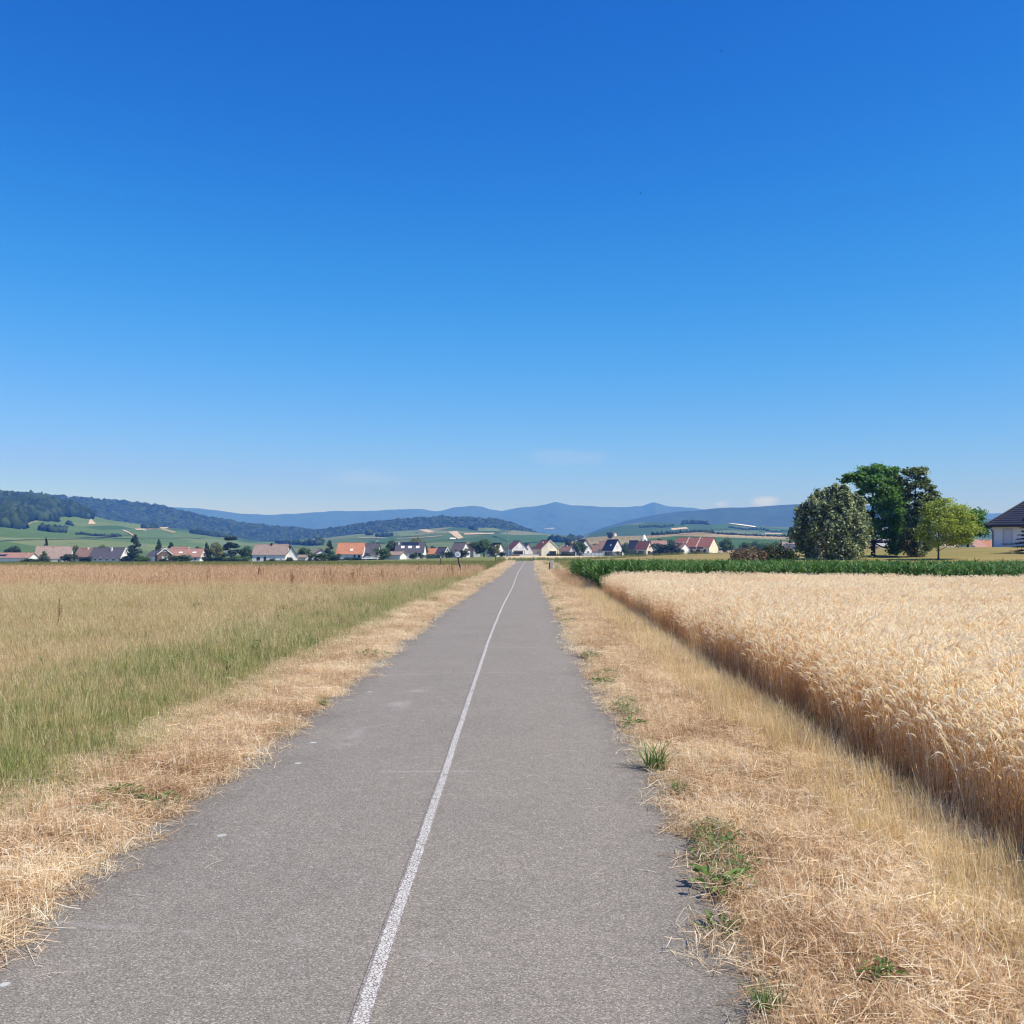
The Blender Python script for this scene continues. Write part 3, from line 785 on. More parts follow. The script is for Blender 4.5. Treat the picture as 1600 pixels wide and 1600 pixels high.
def house(label, pxs, pxc, pxg, ye, yr, d, th, roof, wall, zb=None, Wd=None, Ln=None, gw=(), sw=(), gd=(), chim=(), mirror=False, name='house', over=.2, trim=None, sky=(), solar=None, group=None, eave_gable=None, gwall=None, cat='house'):
    s_ = d / W16
    th = R(th)
    m = -1 if mirror else 1
    Wd = Wd or abs(pxg - pxc) * s_ / max(.05, math.cos(th))
    Ln = Ln or abs(pxc - pxs) * s_ / max(.05, math.sin(th))
    X0, Y0 = at(pxc, d), d
    zb = float(G(X0, Y0)) if zb is None else zb
    he, hr = zat(ye, d) - zb, zat(yr, d) - zb
    # the ridge stands half a gable further back: keep its angular height
    root = empty(name, (X0, Y0, zb), th * m, label, cat, group)
    wb = MB()
    lo = -1.0
    wb.prism([(0, 0, lo), (m * Wd, 0, lo), (m * Wd, 0, he), (m * Wd / 2, 0, hr), (0, 0, he)], (0, Ln, 0))
    wo_ = wb.build('wall', WALL[wall], root)
    k = (hr - he) / (Wd / 2)
    tv = .2
    rb = MB()
    o_, g_ = over, .35
    e0 = he - o_ * k
    rb.prism([(-m * o_, -g_, e0 + .01), (m * Wd / 2, -g_, hr + .01), (m * (Wd + o_), -g_, e0 + .01), (m * (Wd + o_), -g_, e0 + tv), (m * Wd / 2, -g_, hr + tv * 1.2), (-m * o_, -g_, e0 + tv)], (0, Ln + 2 * g_, 0))
    ro = rb.build('roof', ROOF[roof], root)
    # ridge cap
    rc = MB(); rc.tube([(m * Wd / 2, -g_, hr + tv * 1.15), (m * Wd / 2, Ln + g_, hr + tv * 1.15)], .13, 6)
    rc.build('ridge_cap', ROOF[roof], ro)
    if trim:
        tb = MB()
        n_ = -g_ - .03
        q = .28
        tb.prism([(-m * o_, n_, e0 - .1), (m * Wd / 2, n_, hr - .1), (m * (Wd + o_), n_, e0 - .1), (m * (Wd + o_), n_, e0 + q - .05), (m * Wd / 2, n_, hr + q), (-m * o_, n_, e0 + q - .05)], (0, .06, 0))
        tb.build('bargeboard', trim, ro)
    # gutters on the visible side
    gb = MB(); gb.tube([(-m * (o_ + .07), -g_, e0 + .04), (-m * (o_ + .07), Ln + g_, e0 + .04)], .075, 6)
    gb.build('gutter', M_metal, ro)
    for (u, v, wch, hch, mt) in chim:
        cb = MB(); zc = hr - abs(u - .5) * 2 * (hr - he)
        cb.box((m * u * Wd, v * Ln, zc + hch / 2 - .5), (wch, wch * .8, hch + 1)); cb.box((m * u * Wd, v * Ln, zc + hch + .07), (wch * 1.25, wch * 1.05, .14))
        cb.build('chimney', mt, ro)
    for (u, z, w_, h_, stl) in gw: window(root, 'g', u * Wd, z * he if z < 0 else z, w_, h_, Wd, Ln, m, stl)
    for (v, z, w_, h_, stl) in sw: window(root, 's', v * Ln, z, w_, h_, Wd, Ln, m, stl)
    for (u, w_, h_) in gd:
        db = MB(); db.box((m * u * Wd, -.03, h_ / 2), (w_, .1, h_)); do = db.build('door', M_door, root)
        hb = MB(); hb.box((m * u * Wd + w_ * .35, -.1, h_ / 2), (.05, .05, .2)); hb.build('handle', M_metal, do)
    sl = math.atan2(hr - he, Wd / 2)
    rotm = Matrix.Rotation(-m * sl, 3, 'Y')
    for (v, up, w_, h_) in sky:      # roof windows on the near slope
        sb = MB(); c = Vector((m * up * Wd / 2, v * Ln, he + up * (hr - he) + tv + .06))
        sb.box(c, (h_, w_, .12), rotm); so_ = sb.build('roof_window', M_trim, ro)
        pb = MB(); pb.box(c + rotm @ Vector((0, 0, .05)), (h_ * .75, w_ * .75, .06), rotm); pb.build('pane', plain('sky_glass', (.75, .78, .8), .25, .05), so_)
    if solar:
        (v0, v1, u0, u1, n_) = solar
        for q in range(n_):
            sb = MB(); vv = v0 + (v1 - v0) * (q + .5) / n_; um = (u0 + u1) / 2
            c = Vector((m * um * Wd / 2, vv * Ln, he + um * (hr - he) + tv + .09))
            sb.box(c, ((u1 - u0) * Wd / 2 / math.cos(sl), (v1 - v0) / n_ * Ln * .94, .08), rotm); sb.build('solar_panel', M_solar, ro)
    root['_dims'] = 0
    del root['_dims']
    root_d = dict(Wd=Wd, Ln=Ln, he=he, hr=hr, m=m)
    return root, root_d

G_ = 'glass'; SH = 'shutter'
# --- left of the path (camera at about 400 m)
house('low white building with a salmon tiled roof at the left edge', -25, 43, 60, 872, 864.5, 395, 88, 'rosy', 'white', Wd=9, solar=(.55, .8, .25, .6, 4), chim=[(.4, .1, .5, .5, M_chim)])
house('white gabled house with a big weathered brown roof sweeping low', 103, 54, 42, 873, 854, 408, 74, 'greybrown', 'white', mirror=True, Wd=12, chim=[(.45, .5, .6, .7, M_chim)], gw=[(.45, 2.2, 1.1, 1.6, SH), (.5, 4.6, .9, 1, G_)], sw=[(.7, 1.0, 1.2, 1, G_)])
house('brown tiled house end joined to the slate roofed house', 115, 139, 150, 873, 857, 402, 88, 'brown', 'white', Wd=9, chim=[(.45, .35, .6, .8, M_chimw)], sw=[(.4, 1.4, 1, 1, G_)])
house('white house with a long dark slate roof and a tall white chimney', 138, 187, 195, 872.5, 856.5, 398, 88, 'slate', 'white', Wd=10, chim=[(.35, .38, .7, 1.4, M_chimw)], gw=[(.5, 4.2, 1, 1.1, G_)], sw=[(.2, 1.5, 1.1, 1.1, G_), (.42, 1.5, 1.0, 1.1, G_), (.62, 1.6, 1.1, 1.1, G_), (.8, 1.5, 1.1, 1.1, G_)], trim=M_trim)
house('small grey roofed house behind the tall blue spruce', 226, 247, 256, 869, 861, 415, 70, 'slate', 'white', Wd=8)
house('chalet with a dark boarded gable and white bargeboards', 240, 246, 266, 866, 857, 392, 25, 'darkbrown', 'brown', Ln=9, trim=M_trim, gw=[(.35, 5.0, 1.2, 1.3, G_), (.65, 5.0, 1.2, 1.3, G_), (.5, 2.0, 2.2, 1.6, SH)])
house('small red tiled roof peeping behind the chalet', 258, 285, 292, 864, 855, 425, 75, 'rosy', 'white', Wd=8)
house('long low house with a rosy tiled roof and two dormer humps', 266, 312, 316, 870.5, 858, 396, 88, 'rosy', 'white', Wd=9, chim=[(.5, .52, .6, .7, M_chimw)], gw=[(.4, 2, .9, 1.2, G_)], sw=[(.15, 1.7, 1.0, 1.2, G_)], sky=[(.25, .5, 1.4, .9), (.72, .5, 1.4, .9)])
house('white house with a pinkish brown roof and a dark brick chimney', 394, 446, 450, 867, 851, 390, 88, 'greybrown', 'white', Wd=9, chim=[(.45, .5, .7, .9, M_door)], sw=[(.82, 1.5, 1.3, 1.1, 'dark'), (.62, 1.3, .9, 1.9, 'dark'), (.45, 1.2, 2.2, 2.0, SH), (.33, 1.6, 1.0, .7, G_), (.12, 1.6, .6, .5, G_)], trim=M_dframe)
house('white gabled wing beside the pinkish brown roof', 443, 446.5, 463.5, 868, 854.5, 392, 15, 'slate', 'white', Ln=9, gw=[(.35, 4.6, 1.2, .9, SH)], gd=[(.25, 2.0, 2.0)], trim=M_dframe)
house('low grey carport beside the white gabled wing', 460, 477, 480, 871, 868, 400, 80, 'greybrown', 'grey', Wd=5, name='carport', cat='carport')
house('white bungalow gable under a broad grey roof', 480, 488, 514, 867, 858.5, 400, 20, 'greybrown', 'white', Ln=10, trim=M_dframe, gw=[(.5, 2.6, 1.2, 1.1, G_)])
house('white house with a bright orange tiled roof', 525.5, 566, 568, 866, 849, 396, 88, 'orange', 'white', Wd=10, sw=[(.3, 1.7, .7, 1.1, 'dark'), (.6, 1.4, .9, .9, SH), (.12, 1.4, 1.0, 1.9, 'dark')], sky=[(.45, .35, 1.0, 1.1)], chim=[(.55, .75, .5, .6, M_chimw)])
house('slate roofed house joined to the right of the orange roof', 566, 589, 592, 866, 850, 400, 88, 'slate', 'white', Wd=10, sw=[(.5, 1.5, 1, 1.2, G_)])
house('little white garage with a pointed gable by the orange roof', 569, 571, 580, 871, 866, 388, 20, 'slate', 'white', Ln=5, gd=[(.5, 1.1, 1.8)], name='garage', cat='garage')
house('white house with solar panels on its dark slate roof', 617, 661, 666, 863.5, 848, 398, 88, 'slate', 'white', Wd=11, solar=(.2, .82, .68, .95, 9), sky=[(.22, .5, 1.3, 1.5), (.5, .5, 1.3, 1.5), (.76, .5, 1.3, 1.5)], chim=[(.4, .92, .7, .9, M_chimw)], sw=[(.12, 1.6, 1.2, 1.6, 'dark'), (.45, 1.3, 1.4, 1.0, SH), (.7, 1.2, 2.6, 1.6, 'dark')])
house('flat white carport beside the solar panel house', 604, 625, 629, 867.5, 862.5, 386, 72, 'greybrown', 'white', Wd=6, name='carport', cat='carport')
house('small orange red roof beyond the solar panel house', 664, 679, 684, 866, 857.5, 430, 70, 'orange', 'white', Wd=8)
house('dark roofed house with a small white gable peak', 680, 693, 702, 865, 856, 425, 55, 'slate', 'grey', trim=M_trim, gw=[(.5, 3, .9, 1, G_)])
house('house with a bare white gable and a long grey brown roof', 703, 722, 734, 860, 848, 440, 40, 'greybrown', 'white', gw=[(.3, 4.2, .9, 1.1, SH), (.7, 4.2, .9, 1.1, SH), (.8, 1.6, 1.2, 1.3, G_)])
house('grey fronted house left of the big roadside tree', 733, 740, 750, 860, 851, 450, 30, 'brown', 'grey', Ln=9, gw=[(.5, 1.8, 1.8, 1.5, G_)])
house('tall narrow white house with a dark brown gable behind it', 770, 775, 790, 864, 849, 455, 30, 'darkbrown', 'white', Ln=8, gw=[(.35, 4.6, .8, 1.1, G_), (.3, 2, .8, 1.1, G_), (.75, 2, .9, 1.1, G_)], gd=[(.55, 1, 2.1)], chim=[(.3, .4, .6, .8, M_chimw)])
# --- village beyond the end of the path
def porch(root, dm, u0, u1, h, dep, roofm):
    m = dm['m']; b = MB()
    x0, x1 = m * u0 * dm['Wd'], m * u1 * dm['Wd']
    b.box(((x0 + x1) / 2, -dep / 2 - .36, h), (abs(x1 - x0), dep, .2))
    po = b.build('porch_roof', roofm, root)
    for x in (x0, x1):
        q = MB(); q.box((x - (x1 - x0) * .04 * (1 if x == x1 else -1), -dep - .2, h / 2 - .25), (.22, .22, h + .3)); q.build('porch_post', M_door, po)
    q = MB(); q.box(((x0 + x1) / 2, -.06, h / 2), (abs(x1 - x0) * .9, .08, h * .85)); q.build('patio_door', M_glass, root)
r_, dm = house('white gabled house with a red brown roof and a wide dark porch', 793, 800, 825, 858, 845.5, 520, 17, 'red', 'white', Ln=11, gw=[(.32, 4.6, 1.1, 1.4, SH), (.68, 4.6, 1.1, 1.4, SH)], sw=[(.3, 1.6, 1.1, 1.4, G_), (.65, 1.6, 1.1, 1.4, G_)], chim=[(.6, .55, .6, .6, M_chimw)])
porch(r_, dm, .08, .72, 2.7, 2.5, ROOF['red'])
house('plain white gable right behind the red brown roofed house', 819, 820, 833, 859, 849.5, 535, 12, 'greybrown', 'white', Ln=9)
r_, dm = house('cream house with a red roof and white shuttered windows', 835, 846, 873.5, 857.5, 844.2, 520, 20, 'red', 'cream', Ln=12, gw=[(.3, 4.7, 1.2, 1.5, SH), (.6, 4.7, 1.2, 1.5, SH), (.25, 1.7, 1.5, 1.3, SH)], sw=[(.4, 1.6, 1.1, 1.3, G_)], chim=[(.32, .45, .6, .9, M_chim)], trim=plain('cream_trim', (.7, .63, .45)))
porch(r_, dm, .45, .86, 2.6, 1.8, M_trim)
house('low brown roofed outbuilding right of the cream house', 876, 889, 897, 861, 854, 530, 60, 'brown', 'grey', chim=[(.5, .5, .6, .6, M_chimw)])
house('slate roofed house half hidden by the round green tree', 888, 899, 908, 860, 851, 540, 50, 'slate', 'grey')
house('white gabled house with a dark verge behind the round green tree', 903, 906, 925, 857, 843.5, 515, 18, 'slate', 'white', Ln=10, trim=M_dframe, gw=[(.6, 4.5, 1, 1.2, G_), (.7, 1.8, 1.2, 1.2, G_)])
house('brown roofed barn left of the blue black roof', 921, 938, 943, 862, 852, 545, 72, 'brown', 'warm', Wd=9, name='barn', cat='barn')
house('brown hip roofed house wing behind the blue black roof', 935, 950, 955, 858, 846, 532, 75, 'brown', 'grey', Wd=9)
house('white house with a steep blue black roof', 943, 957, 975, 860, 843.5, 515, 30, 'blue', 'white', gw=[(.45, 4.6, 1.2, 1.5, SH), (.5, 1.7, 2, 1.4, G_)], sky=[(.4, .45, .9, 1.0)], chim=[(.7, .3, .6, .7, M_chimw)])
house('slate roofed house with pale chimney between blue and red roofs', 982, 993, 1001, 858, 845, 540, 45, 'slate', 'grey', chim=[(.6, .5, .6, .9, M_chimw)])
house('red roofed house with a small cream gable and dark ground floor', 994, 1010, 1022, 858, 846.5, 516, 45, 'red', 'warm', gw=[(.5, 4.4, 1.1, 1.3, G_), (.4, 1.5, 2.2, 2.0, 'dark')], sw=[(.5, 1.5, 3, 2.0, 'dark')])
house('long low orange brown roof behind the red roofed house', 1018, 1040, 1045, 851, 845, 580, 75, 'rosy', 'warm', Wd=9)
house('white house gable with a small red brown tiled side roof', 1052, 1063, 1081, 859, 849.5, 505, 35, 'rosy', 'white', gw=[(.7, 1.9, 1, 1.2, SH)], chim=[(.5, .3, .6, .8, M_chim)])
r_, dm = house('large cream house with a long red roof and shadowed balconies', 1056, 1108, 1131, 855, 840, 505, 62, 'red', 'cream', gw=[(.35, 5.6, 1.3, 1.7, SH), (.72, 2.8, 1.3, 1.7, SH)], sw=[(.12, 2.2, 1.4, 2.2, 'dark'), (.3, 2.2, 2.0, 2.2, 'dark'), (.5, 2.2, 1.6, 2.2, 'dark'), (.72, 2.2, 2.0, 2.0, 'dark')], chim=[(.4, .3, .7, .7, M_chim), (.4, .62, .6, .7, M_chim)])
for v in (.22, .42):
    b = MB(); b.box((-0.8, v * dm['Ln'], 3.4), (1.6, 3.2, .18)); bo = b.build('balcony', M_trim, r_)
    b = MB(); b.box((-1.55, v * dm['Ln'], 3.95), (.06, 3.2, .9)); b.build('railing', M_dframe, bo)
for v in (.36, .68):
    b = MB(); k_ = (dm['hr'] - dm['he']) / (dm['Wd'] / 2)
    rt = Matrix.Rotation(-math.atan(k_), 3, 'Y'); c = Vector((dm['Wd'] / 4, v * dm['Ln'], (dm['he'] + dm['hr']) / 2 + .28))
    b.box(c, (dm['Wd'] / 2 / math.cos(math.atan(k_)) * 1.08, .5, .14), rt); b.build('parapet', plain('pale_verge_tiles', (.5, .36, .28)), [q for q in r_.children if q.name.startswith('roof')][0])
# --- roofs seen between the trees at right
house('low grey building with a pale wall left of the silver linden', 1228, 1249, 1252, 858, 851, 420, 80, 'slate', 'bluegrey', Wd=8)
house('pale tiled roof in the distance behind the low grey building', 1222, 1248, 1252, 853, 847, 520, 80, 'greybrown', 'warm', Wd=9)
house('red tiled roof seen under the silver linden branches', 1272, 1296, 1300, 862, 851, 300, 80, 'rosy', 'warm', Wd=8)
house('pale warehouse seen between the trunks of the trees', 1396, 1432, 1440, 859, 853, 330, 80, 'greybrown', 'grey', Wd=10, name='warehouse', cat='warehouse')
house('rosy roofed cottage seen under the green tree', 1338, 1372, 1376, 857, 850, 400, 80, 'rosy', 'white', Wd=8, name='cottage', cat='cottage')
house('grey gabled house with a rosy roof beside the right bungalow', 1536, 1527, 1517, 857, 844, 300, 50, 'rosy', 'bluegrey', mirror=True, Wd=7, Ln=8)
house('rosy roofed shed just left of the bungalow downpipe', 1531, 1549, 1552, 856, 845, 310, 78, 'orange', 'warm', Wd=6, name='shed', cat='shed')
house('pale farmhouse far up on the dry hill', 956, 960, 964, 834.2, 832.4, 1292, 45, 'rosy', 'warm', zb=float(HH.z(at(960, 1292), 1292)) - .5)

# hip roofed bungalow at the right edge ---------------------------------------
def bungalow():
    d = 140.0
    X0 = at(1550, d); zb = float(G(X0 + 4, d + 2)) + .02
    he = zat(821.0, d) - zb
    root = empty('bungalow', (X0, d, zb), R(-31), 'white bungalow with a dark hipped roof on the lawn bank', 'house')
    Wd, Ln = 15.0, 11.0
    b = MB(); b.box((Wd / 2, Ln / 2, he / 2 - .4), (Wd, Ln, he + .8)); b.build('wall', plain('smooth_white_render', (.74, .74, .76), .8, .05, .8), root)
    o = .75; sl = math.tan(R(36)); t = .14
    # courses of tiles: every course of every slope lies on the one below
    rb = MB(); n = 15
    half = Ln / 2 + o
    hmax = half * sl
    z0 = he - .02
    def ring(a, lift):
        return [(-o + a, -o + a, z0 + a * sl + lift), (Wd + o - a, -o + a, z0 + a * sl + lift), (Wd + o - a, Ln + o - a, z0 + a * sl + lift), (-o + a, Ln + o - a, z0 + a * sl + lift)]
    for i in range(n):
        a0, a1 = half * i / n, half * (i + 1) / n - 1e-3
        r0, r1, rb0 = ring(a0, .13), ring(a1, .05), ring(a0, .02)
        for k in range(4):
            q = (k + 1) % 4
            rb.add([r0[k], r0[q], r1[q], r1[k]], [(0, 1, 2, 3)])
            rb.add([rb0[k], rb0[q], r0[q], r0[k]], [(0, 1, 2, 3)])
    e = ring(0, -.04)
    rb.add(e, [(0, 1, 2, 3)])
    tm = NT('anthracite_tiles')
    oc = tm.n('ShaderNodeTexCoord').outputs['Object']
    f = tm.noise(oc, 6, 4, .6)
    am = tm.surf(tm.bsdf(tm.ramp(f, [(.3, (.022, .022, .030)), (.7, (.042, .042, .055))]), .42, .4))
    ro = rb.build('roof', am, root, recalc=False)
    for k in range(4):
        h = MB(); c0 = Vector(ring(0, .15)[k]); c1 = Vector(ring(half - .01, .15)[k]); h.tube([c0, c1], .12, 8); h.build('hip_cap', am, ro)
    g = MB(); q = ring(-.07, .02); dk = plain('black_gutter', (.012, .012, .016), .4, .1)
    for k in range(4): g.tube([q[k], q[(k + 1) % 4]], .085, 8)
    g.build('gutter', dk, ro)
    s = MB(); s.box((Wd / 2, -o + .01, he - .14), (Wd + 2 * o - .1, .04, .22)); s.box((-o + .01, Ln / 2, he - .14), (.04, Ln + 2 * o - .1, .22)); s.build('fascia', plain('dark_fascia', (.05, .05, .06), .5), ro)
    p = MB(); p.tube([(-.55, -.78, he - .02), (-.5, -.7, he - .25), (-.1, -.14, he - .55), (.12, -.10, he - .8), (.12, -.10, -.3)], .065, 8); p.build('downpipe', dk, root)
    def win(x, z, w_, h_):
        f = MB()
        for sx in (-1, 1): f.box((x + sx * (w_ / 2 + .04), -.03, z), (.08, .1, h_))
        f.box((x, -.03, z + h_ / 2 + .04), (w_ + .16, .1, .08))
        fo = f.build('window', plain('grey_window_frame', (.45, .46, .48), .5), root)
        sb = MB()
        for k in range(14): sb.box((x, -.012, z - h_ / 2 + (k + .5) * h_ / 14), (w_ - .02, .03 + .012 * (k % 2), h_ / 14 - .004))
        sb.build('roller_shutter', plain('pale_roller_shutter', (.60, .60, .63), .5, .04), fo)
        q = MB(); q.box((x, -.09, z - h_ / 2 - .05), (w_ + .35, .24, .09)); q.build('sill', plain('dark_sill', (.10, .10, .12), .5), fo)
    win(1.95, 1.42, 1.0, 1.95)
    win(5.6, 1.42, 1.8, 1.95)
    win(10.5, 1.42, 1.0, 1.95)
bungalow()

# white cupola tower in the village
def cupola():
    d = 600
    x = at(1006.5, d); zb = float(G(x, d))
    root = empty('bell_tower', (x, d, zb), 0.2, 'small white bell tower with a domed cap above the village roofs', 'tower')
    h0 = zat(843, d) - zb
    s = d / W16
    b = MB(); b.box((0, 0, h0 / 2 - .5), (8.0 * s, 8.0 * s, h0 + 1)); b.build('wall', WALL['white'], root)
    b = MB(); r = 3.0 * s; b.lathe([(4.6 * s, h0), (4.4 * s, h0 + .5), (r, h0 + .8), (r, h0 + 1.0 * s + 1), (r * .9, h0 + 4.0 * s), (r * .5, h0 + 6.3 * s), (.12, h0 + 7.2 * s), (.05, h0 + 8.4 * s)], n=14)
    b.build('dome', plain('white_dome', (.75, .76, .78), .5, .05), root, smooth=True)
    for k in range(4):
        a = k * math.pi / 2
        q = MB(); q.box((math.cos(a) * 4.0 * s, math.sin(a) * 4.0 * s, h0 - 1.2), (.1 if k % 2 == 0 else 1.0, 1.0 if k % 2 == 0 else .1, 1.6)); q.build('louvre', M_glass, root)
cupola()

# low fences and walls by the village edge
def wall_run(name, label, px0, px1, ytop, d, mat, th=.25, cat='wall', posts=0, cap=None):
    x0, x1 = at(px0, d), at(px1, d)
    zb = float(G((x0 + x1) / 2, d)); h = max(.5, zat(ytop, d) - zb)
    root = empty(name, ((x0 + x1) / 2, d, zb), 0, label, cat)
    b = MB(); b.box((0, 0, h / 2 - .3), (x1 - x0, th, h + .6)); b.build('panel', mat, root)
    if cap:
        b = MB(); b.box((0, 0, h + .05), (x1 - x0 + .1, th + .12, .1)); b.build('coping', cap, root)
    for k in range(posts):
        b = MB(); b.box((-(x1 - x0) / 2 + (x1 - x0) * k / (posts - 1), -.05, h / 2 - .2), (.22, th + .2, h + .75)); b.build('post', M_frame, root)
wall_run('fence', 'pale blue grey panel fence between the round tree and the clipped hedge', 899, 945, 864.0, 500, plain('pale_fence', (.48, .52, .58), .7, .06), .12, 'fence', 8)
wall_run('garden_wall', 'low white garden wall in front of the red brown roofed house', 812, 842, 866.4, 500, WALL['white'], cap=M_chim)
wall_run('garden_wall', 'long pink low garden wall right of the cream house', 1098, 1140, 864.6, 495, plain('pink_wall', (.60, .46, .40), .85), cap=M_chimw)
wall_run('garden_wall', 'low brown garden wall below the porch of the red brown roofed house', 797, 812, 866.4, 498, plain('brown_wall', (.22, .12, .09), .85), cap=M_chim)

# ------------------------------------------------------------------ far trees and shrubs
def leaf_cloud(lobes, n, size, flat=.75, out=.6, jitter=.35):
    """lobes: (cx,cy,cz,rx,ry,rz) ; returns diamond leaves spread through the lobes' outer volume"""
    L = np.array(lobes, float)
    area = (L[:, 3] * L[:, 5]) ** 1.0
    pick = rng.choice(len(L), n, p=area / area.sum())
    D = rng.standard_normal((n, 3)); D /= np.linalg.norm(D, axis=1, keepdims=True)
    rad = rng.uniform(.45, 1.05, n) ** .6
    C = L[pick, :3] + D * L[pick, 3:] * rad[:, None]
    Nn = D * out + np.array([0, 0, .35]) + rng.standard_normal((n, 3)) * jitter
    Nn /= np.linalg.norm(Nn, axis=1, keepdims=True)
    return leaf_quads(C, Nn, size * rng.uniform(.6, 1.4, n))
def leaf_quads(C, Nn, sz, aspect=.6):
    n = len(C)
    A = np.cross(Nn, rng.standard_normal((n, 3))); A /= np.linalg.norm(A, axis=1, keepdims=True) + 1e-9
    B = np.cross(Nn, A)
    s = sz[:, None]
    V = np.stack([C - A * s, C + B * s * aspect + Nn * s * .15, C + A * s, C - B * s * aspect + Nn * s * .15], 1).reshape(-1, 3)
    F = np.arange(4 * n).reshape(n, 4)
    return V, F

def tree_mat(name, stops, transl=.25, var=.3):
    t = NT(name)
    f = t.math('ADD', t.attr('tint'), t.math('MULTIPLY_ADD', t.rand(), var, -var / 2))
    return t.leafy(t.ramp(f, stops), transl, .55, .25)
M_leaf = tree_mat('leaves_mid', [(0, (.028, .055, .014)), (.5, (.060, .110, .026)), (1, (.115, .175, .045))])
M_leafd = tree_mat('leaves_dark', [(0, (.012, .026, .010)), (.5, (.026, .048, .016)), (1, (.05, .08, .028))])
M_leafp = tree_mat('leaves_pale', [(0, (.08, .10, .03)), (.5, (.16, .17, .05)), (1, (.28, .26, .10))])
M_spruce = tree_mat('needles_blue', [(0, (.012, .028, .022)), (.5, (.026, .050, .042)), (1, (.05, .085, .072))])
M_bark = plain('bark', (.075, .055, .042), .95, .35, 6)
M_brownbush = tree_mat('dry_brown_shrub', [(0, (.06, .05, .025)), (.45, (.14, .10, .05)), (1, (.26, .18, .10))], .2, .25)

PROTO = {}
def proto_crown(kind):
    if kind in PROTO: return PROTO[kind]
    base, v = kind.split(':')
    seed = int(v)
    rr = random.Random(seed * 13 + len(base))
    if base == 'round':
        lobes = [(0, 0, .60, .32, .32, .34)]
        for k in range(9):
            a = rr.uniform(0, 6.28); z = rr.uniform(.34, .82); q = .24 * (1 - abs(z - .5) * .9)
            lobes.append((math.cos(a) * q * 1.35, math.sin(a) * q * 1.35, z, rr.uniform(.13, .2), rr.uniform(.13, .2), rr.uniform(.11, .17)))
        V, F = leaf_cloud(lobes, 1900, .038)
    elif base == 'bush':
        lobes = [(0, 0, .38, .40, .35, .40)]
        for k in range(8):
            a = rr.uniform(0, 6.28); z = rr.uniform(.2, .78)
            lobes.append((math.cos(a) * .30, math.sin(a) * .30, z, rr.uniform(.16, .24), rr.uniform(.16, .24), rr.uniform(.15, .22)))
        V, F = leaf_cloud(lobes, 1700, .042)
    elif base == 'cone':
        lobes = []
        for k in range(15):
            z = .08 + .86 * k / 14; r = .36 * (1 - z) ** .85 + .03
            for j in range(3):
                a = rr.uniform(0, 6.28)
                lobes.append((math.cos(a) * r * .7, math.sin(a) * r * .7, z, r * .55 + .02, r * .55 + .02, .055))
        V, F = leaf_cloud(lobes, 1900, .032, out=.9)
    elif base == 'pine':
        lobes = []
        for k in range(14):
            z = rr.uniform(.3, .95); r = .34 * (1.1 - z) + .05; a = rr.uniform(0, 6.28)
            lobes.append((math.cos(a) * r, math.sin(a) * r, z, .15, .15, .07))
        V, F = leaf_cloud(lobes, 1600, .036)
    elif base == 'hedge':
        n = 2200
        C = rng.uniform(-1, 1, (n, 3)) * np.array([.5, .5, .5]); fc = rng.integers(0, 3, n); sg = rng.choice([-1, 1], n)
        Nn = rng.standard_normal((n, 3)) * .35
        for i in range(n):
            a = fc[i]
            if a == 2: sg[i] = 1
            C[i, a] = sg[i] * .5 * rng.uniform(.9, 1.03); Nn[i, a] += sg[i]
        C[:, 2] += .5
        Nn /= np.linalg.norm(Nn, axis=1, keepdims=True)
        V, F = leaf_quads(C, Nn, .045 * rng.uniform(.6, 1.4, n))
    tint = np.repeat(rng.random(len(F)) * .6 + .2, 4)
    PROTO[kind] = (V, F, tint)
    return PROTO[kind]
_pm = {}
def crown_mesh(kind, mat):
    if (kind, mat.name) not in _pm:
        V, F, t = proto_crown(kind)
        _pm[(kind, mat.name)] = np_mesh('crown', V, F, mat, t)
    return _pm[(kind, mat.name)]
_tm = MB(); _tm.tube([(0, 0, -.06), (.01, 0, .12), (-.01, .01, .35), (0, 0, .75)], [.035, .028, .02, .006], 7)
for a in (0.5, 2.4, 4.6):
    _tm.tube([(0, 0, .3), (math.cos(a) * .1, math.sin(a) * .1, .45), (math.cos(a) * .2, math.sin(a) * .2, .6)], [.013, .009, .004], 5)
TRUNK = _tm.mesh('trunk', M_bark)
_tm = MB()
for k in range(6):
    a = k * 1.05; _tm.tube([(0.03 * math.cos(a), .03 * math.sin(a), -.08), (math.cos(a) * .12, math.sin(a) * .12, .3), (math.cos(a) * .2, math.sin(a) * .2, .6)], [.014, .01, .004], 5)
STEMS = _tm.mesh('stem', M_bark)
def far_tree(label, px, ytop, wpx, d, kind='round:1', mat=None, name='tree', cat='tree', group=None, depth=None, zb=None):
    mat = mat or M_leaf
    x = at(px, d); zb = float(G(x, d)) if zb is None else zb; h = max(.6, zat(ytop, d) - zb); w_ = wpx * d / W16
    root = empty(name, (x, d, zb), 0, label, cat, group)
    isb = kind.startswith('bush') or kind.startswith('hedge')
    c = link('crown' if not isb else 'foliage', crown_mesh(kind, mat), root)
    k = {'round': 1.22, 'bush': 1.15, 'cone': 1.45, 'pine': 1.3, 'hedge': 1.0}[kind.split(':')[0]]
    c.scale = (w_ * k, (depth or w_) * k if not kind.startswith('hedge') else (depth or 1.2), h * (1.0 if not isb else 1.08))
    c.rotation_euler = (0, 0, random.uniform(-.6, .6) if not kind.startswith('hedge') else 0)
    if not kind.startswith('hedge'):
        t = link('trunk' if not isb else 'stem', TRUNK if not isb else STEMS, root)
        t.scale = (w_, w_, h)
    return root
B1, B2, B3 = 'bush:1', 'bush:2', 'bush:3'
T = far_tree
T('dark rounded tree behind the salmon roofed low building', 22, 851, 26, 430, 'round:1', M_leafd)
